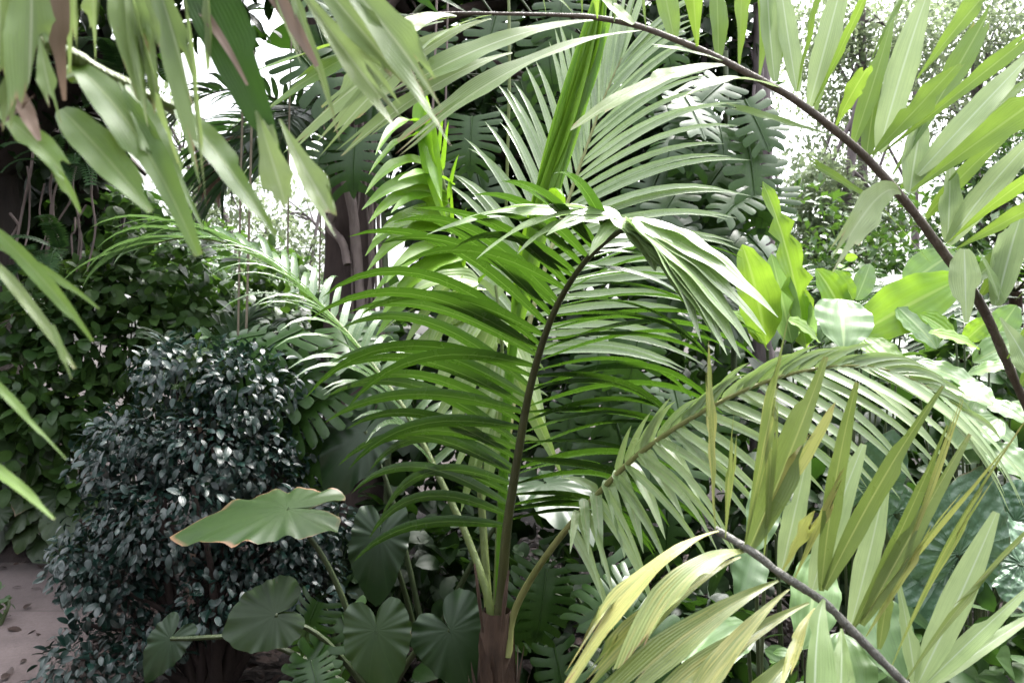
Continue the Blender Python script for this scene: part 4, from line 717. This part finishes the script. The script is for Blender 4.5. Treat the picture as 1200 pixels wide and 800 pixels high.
bg_palm('palm with arching pale leaflets at the foot of the dark rib', P(1130, 640, 5.6) * (1, 1, 0), 1.35, [(150, .7, 1.0), (190, .6, 1.0), (230, .6, .9), (270, .5, .8), (310, .6, 1.0), (350, .8, 1.0), (60, 1., 1.), (110, 1.1, 1.)], .38, .045, 'bgpalm', 22, 2.2)
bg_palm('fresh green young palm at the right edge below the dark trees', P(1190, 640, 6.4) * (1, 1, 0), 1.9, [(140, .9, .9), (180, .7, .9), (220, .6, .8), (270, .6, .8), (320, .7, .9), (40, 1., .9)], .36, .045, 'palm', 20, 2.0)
bg_palm('low dark green palm leaf fan behind the glossy shrub', P(232, 760, 4.6) * (1, 1, 0), 1.12, [(25, .95, .75), (60, 1.1, .7), (350, .7, .6), (150, 1.1, .5)], .26, .04, 'darkpalm', 22, .9)
bg_palm('grey palm clump in the hazy gap above the glossy shrub', P(300, 700, 8) * (1, 1, 0), 1.5, [(20, .8, 1.2), (60, 1., 1.1), (120, 1.1, 1.), (160, .8, 1.2), (200, .6, 1.1), (250, .6, .9), (300, .6, 1.0), (340, .6, 1.1)], .44, .045, 'bgpalm', 22, 2.)

def fern(label, base, fr, L, w, mat='fern', group='ferns on the banyan', n=18):
    t = thing('fern', label, 'fern', base, group); mf = MB()
    for (dx, dy, dz, ln) in fr:
        pts, ns = arc(base, (dx, dy, dz), (0, -.3, 1), ln, 1.9, 10); q = spline(pts, 40); T = U(np.gradient(q, axis=0)); v = np.linspace(0, 1, 4); m = MB()
        for i in range(n):
            k = 4 + int(35 * i / n); S = np.cross(T[k], ns[min(9, k // 4)])
            for s in (1, -1):
                p2, n2 = arc(q[k], s * S + T[k] * .35, ns[min(9, k // 4)], L * (1 - .75 * abs(i / n - .3)), .3, 4); strip(m, p2, n2, prof_palm(v) * w, 3, .1, (rnd(), rnd(), 0))
        tube(m, q, np.linspace(.005, .002, 40), 5); part('frond', m, M[mat], t)
for lab, (px, py, d), sc in [('dark fern hanging under the blurred leaflets high on the banyan', (142, 85, 5.), 1.), ('longest drooping fern on the banyan shoulder', (140, 112, 5.05), 1.15), ('small fern above the hanging roots', (60, 190, 5.), .8), ('shaded fern beside the hanging roots', (92, 195, 5.1), .9), ('pale fern at the foot of the hanging roots', (72, 296, 5.), .9), ('low fern under the hanging roots at the edge', (30, 312, 4.9), .8), ('fern sprouting next to the bright gap', (165, 135, 5.2), .9)]:
    fern(lab, P(px, py, d), [(rnd(-.9, .9), -.5, rnd(-.1, .7), sc * rnd(.35, .55)) for _ in range(6)], .085 * sc, .011)

def leafy(label, base, lobes, K, size, mat='under', T=T_wide, group='leafy understorey shrubs'):
    return shrub('leafy_shrub', label, base, lobes, K, size, mat, T, 6, 'shrub', .5, group, 'earstalk', .014)
leafy('tall leafy shrub rising behind the banyan roots toward the bright gap', P(160, 680, 5.6) * (1, 1, 0), [C(150, 260, 5.6, 50, 40), C(180, 320, 5.5, 60, 50), C(130, 340, 5.4, 50, 50), C(210, 380, 5.5, 55, 50), C(160, 410, 5.4, 60, 50), C(140, 480, 5.5, 50, 60)], 1100, .12)
leafy('leafy shrub under the hanging roots', P(70, 690, 5.6) * (1, 1, 0), [C(90, 330, 5.4, 50, 36), C(40, 370, 5.3, 55, 45), C(95, 400, 5.3, 45, 45), C(20, 430, 5.2, 50, 50), C(70, 470, 5.2, 50, 40)], 900, .12, 'under2')
leafy('lighter leafy shrub by the edge of the path', P(45, 650, 5.55) * (1, 1, 0), [C(40, 480, 5.4, 45, 45), C(85, 500, 5.4, 35, 40), C(20, 540, 5.3, 40, 40), C(100, 560, 5.4, 30, 40)], 420, .13, 'under')
leafy('grey green shrub between the banyan and the glossy shrub', P(255, 680, 6.2) * (1, 1, 0), [C(225, 330, 6.2, 50, 50), C(250, 400, 6., 60, 50), C(300, 430, 6., 60, 50), C(210, 450, 6., 60, 60)], 480, .15)
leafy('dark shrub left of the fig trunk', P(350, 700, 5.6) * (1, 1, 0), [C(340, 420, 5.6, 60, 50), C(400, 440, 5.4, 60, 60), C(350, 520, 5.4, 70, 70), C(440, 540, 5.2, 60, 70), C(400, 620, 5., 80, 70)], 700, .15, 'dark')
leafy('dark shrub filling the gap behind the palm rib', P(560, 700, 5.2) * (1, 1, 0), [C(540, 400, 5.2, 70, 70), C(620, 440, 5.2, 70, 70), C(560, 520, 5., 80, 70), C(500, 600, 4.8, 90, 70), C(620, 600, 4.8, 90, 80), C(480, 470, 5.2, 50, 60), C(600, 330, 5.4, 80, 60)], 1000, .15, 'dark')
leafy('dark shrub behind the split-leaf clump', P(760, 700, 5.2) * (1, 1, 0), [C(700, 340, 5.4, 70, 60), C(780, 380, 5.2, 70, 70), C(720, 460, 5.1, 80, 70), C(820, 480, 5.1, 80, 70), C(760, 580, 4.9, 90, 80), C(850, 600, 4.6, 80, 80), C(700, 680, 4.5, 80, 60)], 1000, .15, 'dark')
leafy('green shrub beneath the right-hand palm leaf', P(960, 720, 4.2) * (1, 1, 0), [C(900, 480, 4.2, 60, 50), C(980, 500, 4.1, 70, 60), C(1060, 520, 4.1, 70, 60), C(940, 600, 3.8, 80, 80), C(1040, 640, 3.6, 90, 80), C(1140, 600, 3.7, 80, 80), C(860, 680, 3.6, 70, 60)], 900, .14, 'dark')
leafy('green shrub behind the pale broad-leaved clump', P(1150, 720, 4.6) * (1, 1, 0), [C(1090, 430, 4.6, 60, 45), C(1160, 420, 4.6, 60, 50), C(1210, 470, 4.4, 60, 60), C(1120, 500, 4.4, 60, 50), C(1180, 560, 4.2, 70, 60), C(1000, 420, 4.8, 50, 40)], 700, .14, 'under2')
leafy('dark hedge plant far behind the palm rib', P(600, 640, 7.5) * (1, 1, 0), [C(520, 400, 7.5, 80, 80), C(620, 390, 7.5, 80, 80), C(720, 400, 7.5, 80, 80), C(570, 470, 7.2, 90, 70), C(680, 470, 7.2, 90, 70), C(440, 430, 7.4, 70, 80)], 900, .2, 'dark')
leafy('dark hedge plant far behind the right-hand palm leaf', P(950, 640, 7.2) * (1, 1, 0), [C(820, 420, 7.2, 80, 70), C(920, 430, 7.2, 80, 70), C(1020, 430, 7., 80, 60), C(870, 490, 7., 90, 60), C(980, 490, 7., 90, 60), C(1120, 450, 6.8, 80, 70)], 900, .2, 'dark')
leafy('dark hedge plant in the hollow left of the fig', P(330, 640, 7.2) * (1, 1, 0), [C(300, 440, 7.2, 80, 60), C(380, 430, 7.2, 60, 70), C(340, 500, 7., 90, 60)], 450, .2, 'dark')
leafy('nearer mid green shrub between the glossy shrub and the bright gap', P(265, 640, 7) * (1, 1, 0), [C(215, 320, 7, 50, 40), C(270, 350, 7, 60, 50), C(325, 370, 7, 50, 45), C(250, 400, 7, 70, 50), C(330, 320, 7.2, 30, 40), C(200, 285, 7.2, 35, 30)], 900, .13, 'under2')
leafy('mid green thicket filling the gap above the glossy shrub', P(270, 640, 9) * (1, 1, 0), [C(230, 300, 9, 60, 45), C(290, 330, 9, 60, 50), C(340, 350, 9, 60, 50), C(240, 370, 9, 70, 50), C(320, 400, 9, 70, 50)], 1500, .14, 'under2', T_small)
leafy('mid green thicket between the slim trunk and the dark rib', P(1040, 640, 9.5) * (1, 1, 0), [C(940, 270, 9.5, 50, 60), C(1000, 290, 9.5, 60, 50), C(1080, 260, 9.5, 60, 60), C(1150, 270, 9.5, 70, 60), C(1060, 320, 9, 80, 40)], 1500, .14, 'under2', T_small)
leafy('low leafy plants below the grey rib in the corner', P(1120, 900, 1.9) * (1, 1, 0), [C(1080, 800, 1.8, 70, 60), C(1180, 780, 1.8, 70, 60), C(980, 800, 1.9, 70, 50), C(1220, 720, 2.0, 60, 60)], 240, .09, 'under')
leafy('purplish twiggy shrub in the gap below the airy tree', P(1000, 640, 9) * (1, 1, 0), [C(960, 330, 9, 60, 50), C(1020, 320, 9, 60, 40), C(1100, 330, 9, 70, 40), C(1180, 330, 9, 60, 50), C(900, 330, 9, 40, 50), C(1060, 400, 8.5, 100, 50)], 1300, .14, 'under', T_small)
leafy('low dark plants at the foot of the right-hand palm stalk', P(650, 800, 3.5) * (1, 1, 0), [C(620, 690, 3.6, 50, 50), C(680, 740, 3.4, 60, 50), C(760, 760, 3.2, 60, 50), C(600, 760, 3.4, 40, 40), C(830, 740, 3.0, 60, 60)], 420, .12, 'dark')
leafy('dark low plants under the dark elephant ears', P(450, 800, 3.7) * (1, 1, 0), [C(420, 680, 3.7, 50, 50), C(480, 660, 3.7, 50, 60), C(540, 660, 3.6, 40, 60), C(470, 780, 3.4, 60, 30)], 320, .12, 'dark')
for i, (px, py, d, sz) in enumerate([(20, 520, 5.35, .3), (70, 585, 5.35, .26), (15, 600, 5.35, .26), (45, 560, 5.4, .28), (88, 630, 5.4, .22), (25, 640, 5.4, .2)]):
    ear(['broad taro at the far end of the path, topmost at the edge', 'light taro beside the glossy shrub at the path end', 'taro with overlapping leaves above the path edge', 'pale taro in the middle of the bed beyond the path', 'small taro touching the glossy shrub beyond the path', 'low taro at the border of the path'][i], P(px, 660, d + .2) * (1, 1, 0),
        [(px + rnd(-22, 22), py + rnd(-14, 14), d + rnd(-.1, .1), (rnd(-.6, .6), -.5, rnd(-.9, -.3)), (rnd(-.2, .2), -.6, .8), sz * rnd(.7, 1.1), rnd(.9, 1.1)) for _ in range(5)], .006, 'taros in the bed beyond the path')
leafy('tiny leafy sprig at the near edge of the path', np.array([-2.68, 4.15, .03]), [(np.array([-2.69, 4.15, .13]), (.08, .07, .08))], 20, .05, 'under2', T_oval)
t = thing('climbing_shoot', 'small yellow green climbing shoot above the bright broad leaves', 'plant', P(990, 370, 3.1)); ms = MB(); mf = MB()
s = spline([P(990, 370, 3.1), P(983, 330, 3.1), P(990, 300, 3.1), P(996, 272, 3.1)], 14); tube(ms, s, .003, 5); scatter(mf, T_wide, s[2:], rng.normal(0, .6, (12, 3)) + (0, -.4, 0), rng.normal(0, .3, (12, 3)) + (0, -.8, .4), .05); part('foliage', mf, M['bright'], t); part('stem', ms, M['stalk'], t)

# ================================================================= LIGHT, CAMERA
w = bpy.data.worlds.new('World'); SC.world = w; w.use_nodes = True; nt = w.node_tree; nt.nodes.clear()
sky = nt.nodes.new('ShaderNodeTexSky'); sky.sky_type = 'NISHITA'; sky.sun_disc = False; EL, AZ = math.radians(62), math.radians(35)
sky.sun_elevation = EL; sky.sun_rotation = AZ; sky.air_density = 1.; sky.dust_density = 4.; sky.ozone_density = 1.
hs = nt.nodes.new('ShaderNodeHueSaturation'); hs.inputs['Saturation'].default_value = .2; bg = nt.nodes.new('ShaderNodeBackground'); bg.inputs[1].default_value = .15
ow = nt.nodes.new('ShaderNodeOutputWorld'); nt.links.new(sky.outputs[0], hs.inputs['Color']); 
geo = nt.nodes.new('ShaderNodeTexCoord'); sz = nt.nodes.new('ShaderNodeSeparateXYZ'); nt.links.new(geo.outputs['Generated'], sz.inputs[0])
mr = nt.nodes.new('ShaderNodeMapRange'); mr.inputs[1].default_value = 0; mr.inputs[2].default_value = 1; mr.inputs[3].default_value = .5; mr.inputs[4].default_value = 1.6; nt.links.new(sz.outputs[2], mr.inputs[0])   # overcast: the zenith about three times as bright as the horizon
vm = nt.nodes.new('ShaderNodeVectorMath'); vm.operation = 'SCALE'; nt.links.new(hs.outputs[0], vm.inputs[0]); nt.links.new(mr.outputs[0], vm.inputs['Scale']); nt.links.new(vm.outputs[0], bg.inputs[0])
nt.links.new(bg.outputs[0], ow.inputs[0])
sd = bpy.data.lights.new('sun', 'SUN'); sd.energy = 1.5; sd.angle = math.radians(25); sd.color = (1, .97, .92); so = bpy.data.objects.new('sun', sd); COL.objects.link(so)
sv = Vector((math.sin(AZ) * math.cos(EL), math.cos(AZ) * math.cos(EL), math.sin(EL))); so.rotation_euler = sv.to_track_quat('Z', 'Y').to_euler(); so.location = sv * 20
cd = bpy.data.cameras.new('camera'); cam = bpy.data.objects.new('camera', cd); COL.objects.link(cam); cam.location = (0, 0, CAMZ); cam.rotation_euler = (math.radians(90), 0, 0)
cd.lens = 28; cd.sensor_width = 36; cd.clip_start = .05; cd.clip_end = 1000; cd.dof.use_dof = True; cd.dof.focus_distance = 1.75; cd.dof.aperture_fstop = 10.
SC.camera = cam
SC.view_settings.view_transform = 'Standard'; SC.view_settings.look = 'None'; SC.view_settings.gamma = 1.; SC.view_settings.use_curve_mapping = False; SC.view_settings.exposure = 2.42
SC.cycles.use_denoising = True; SC.cycles.max_bounces = 8; SC.cycles.diffuse_bounces = 4; SC.cycles.transmission_bounces = 4; SC.cycles.use_adaptive_sampling = True
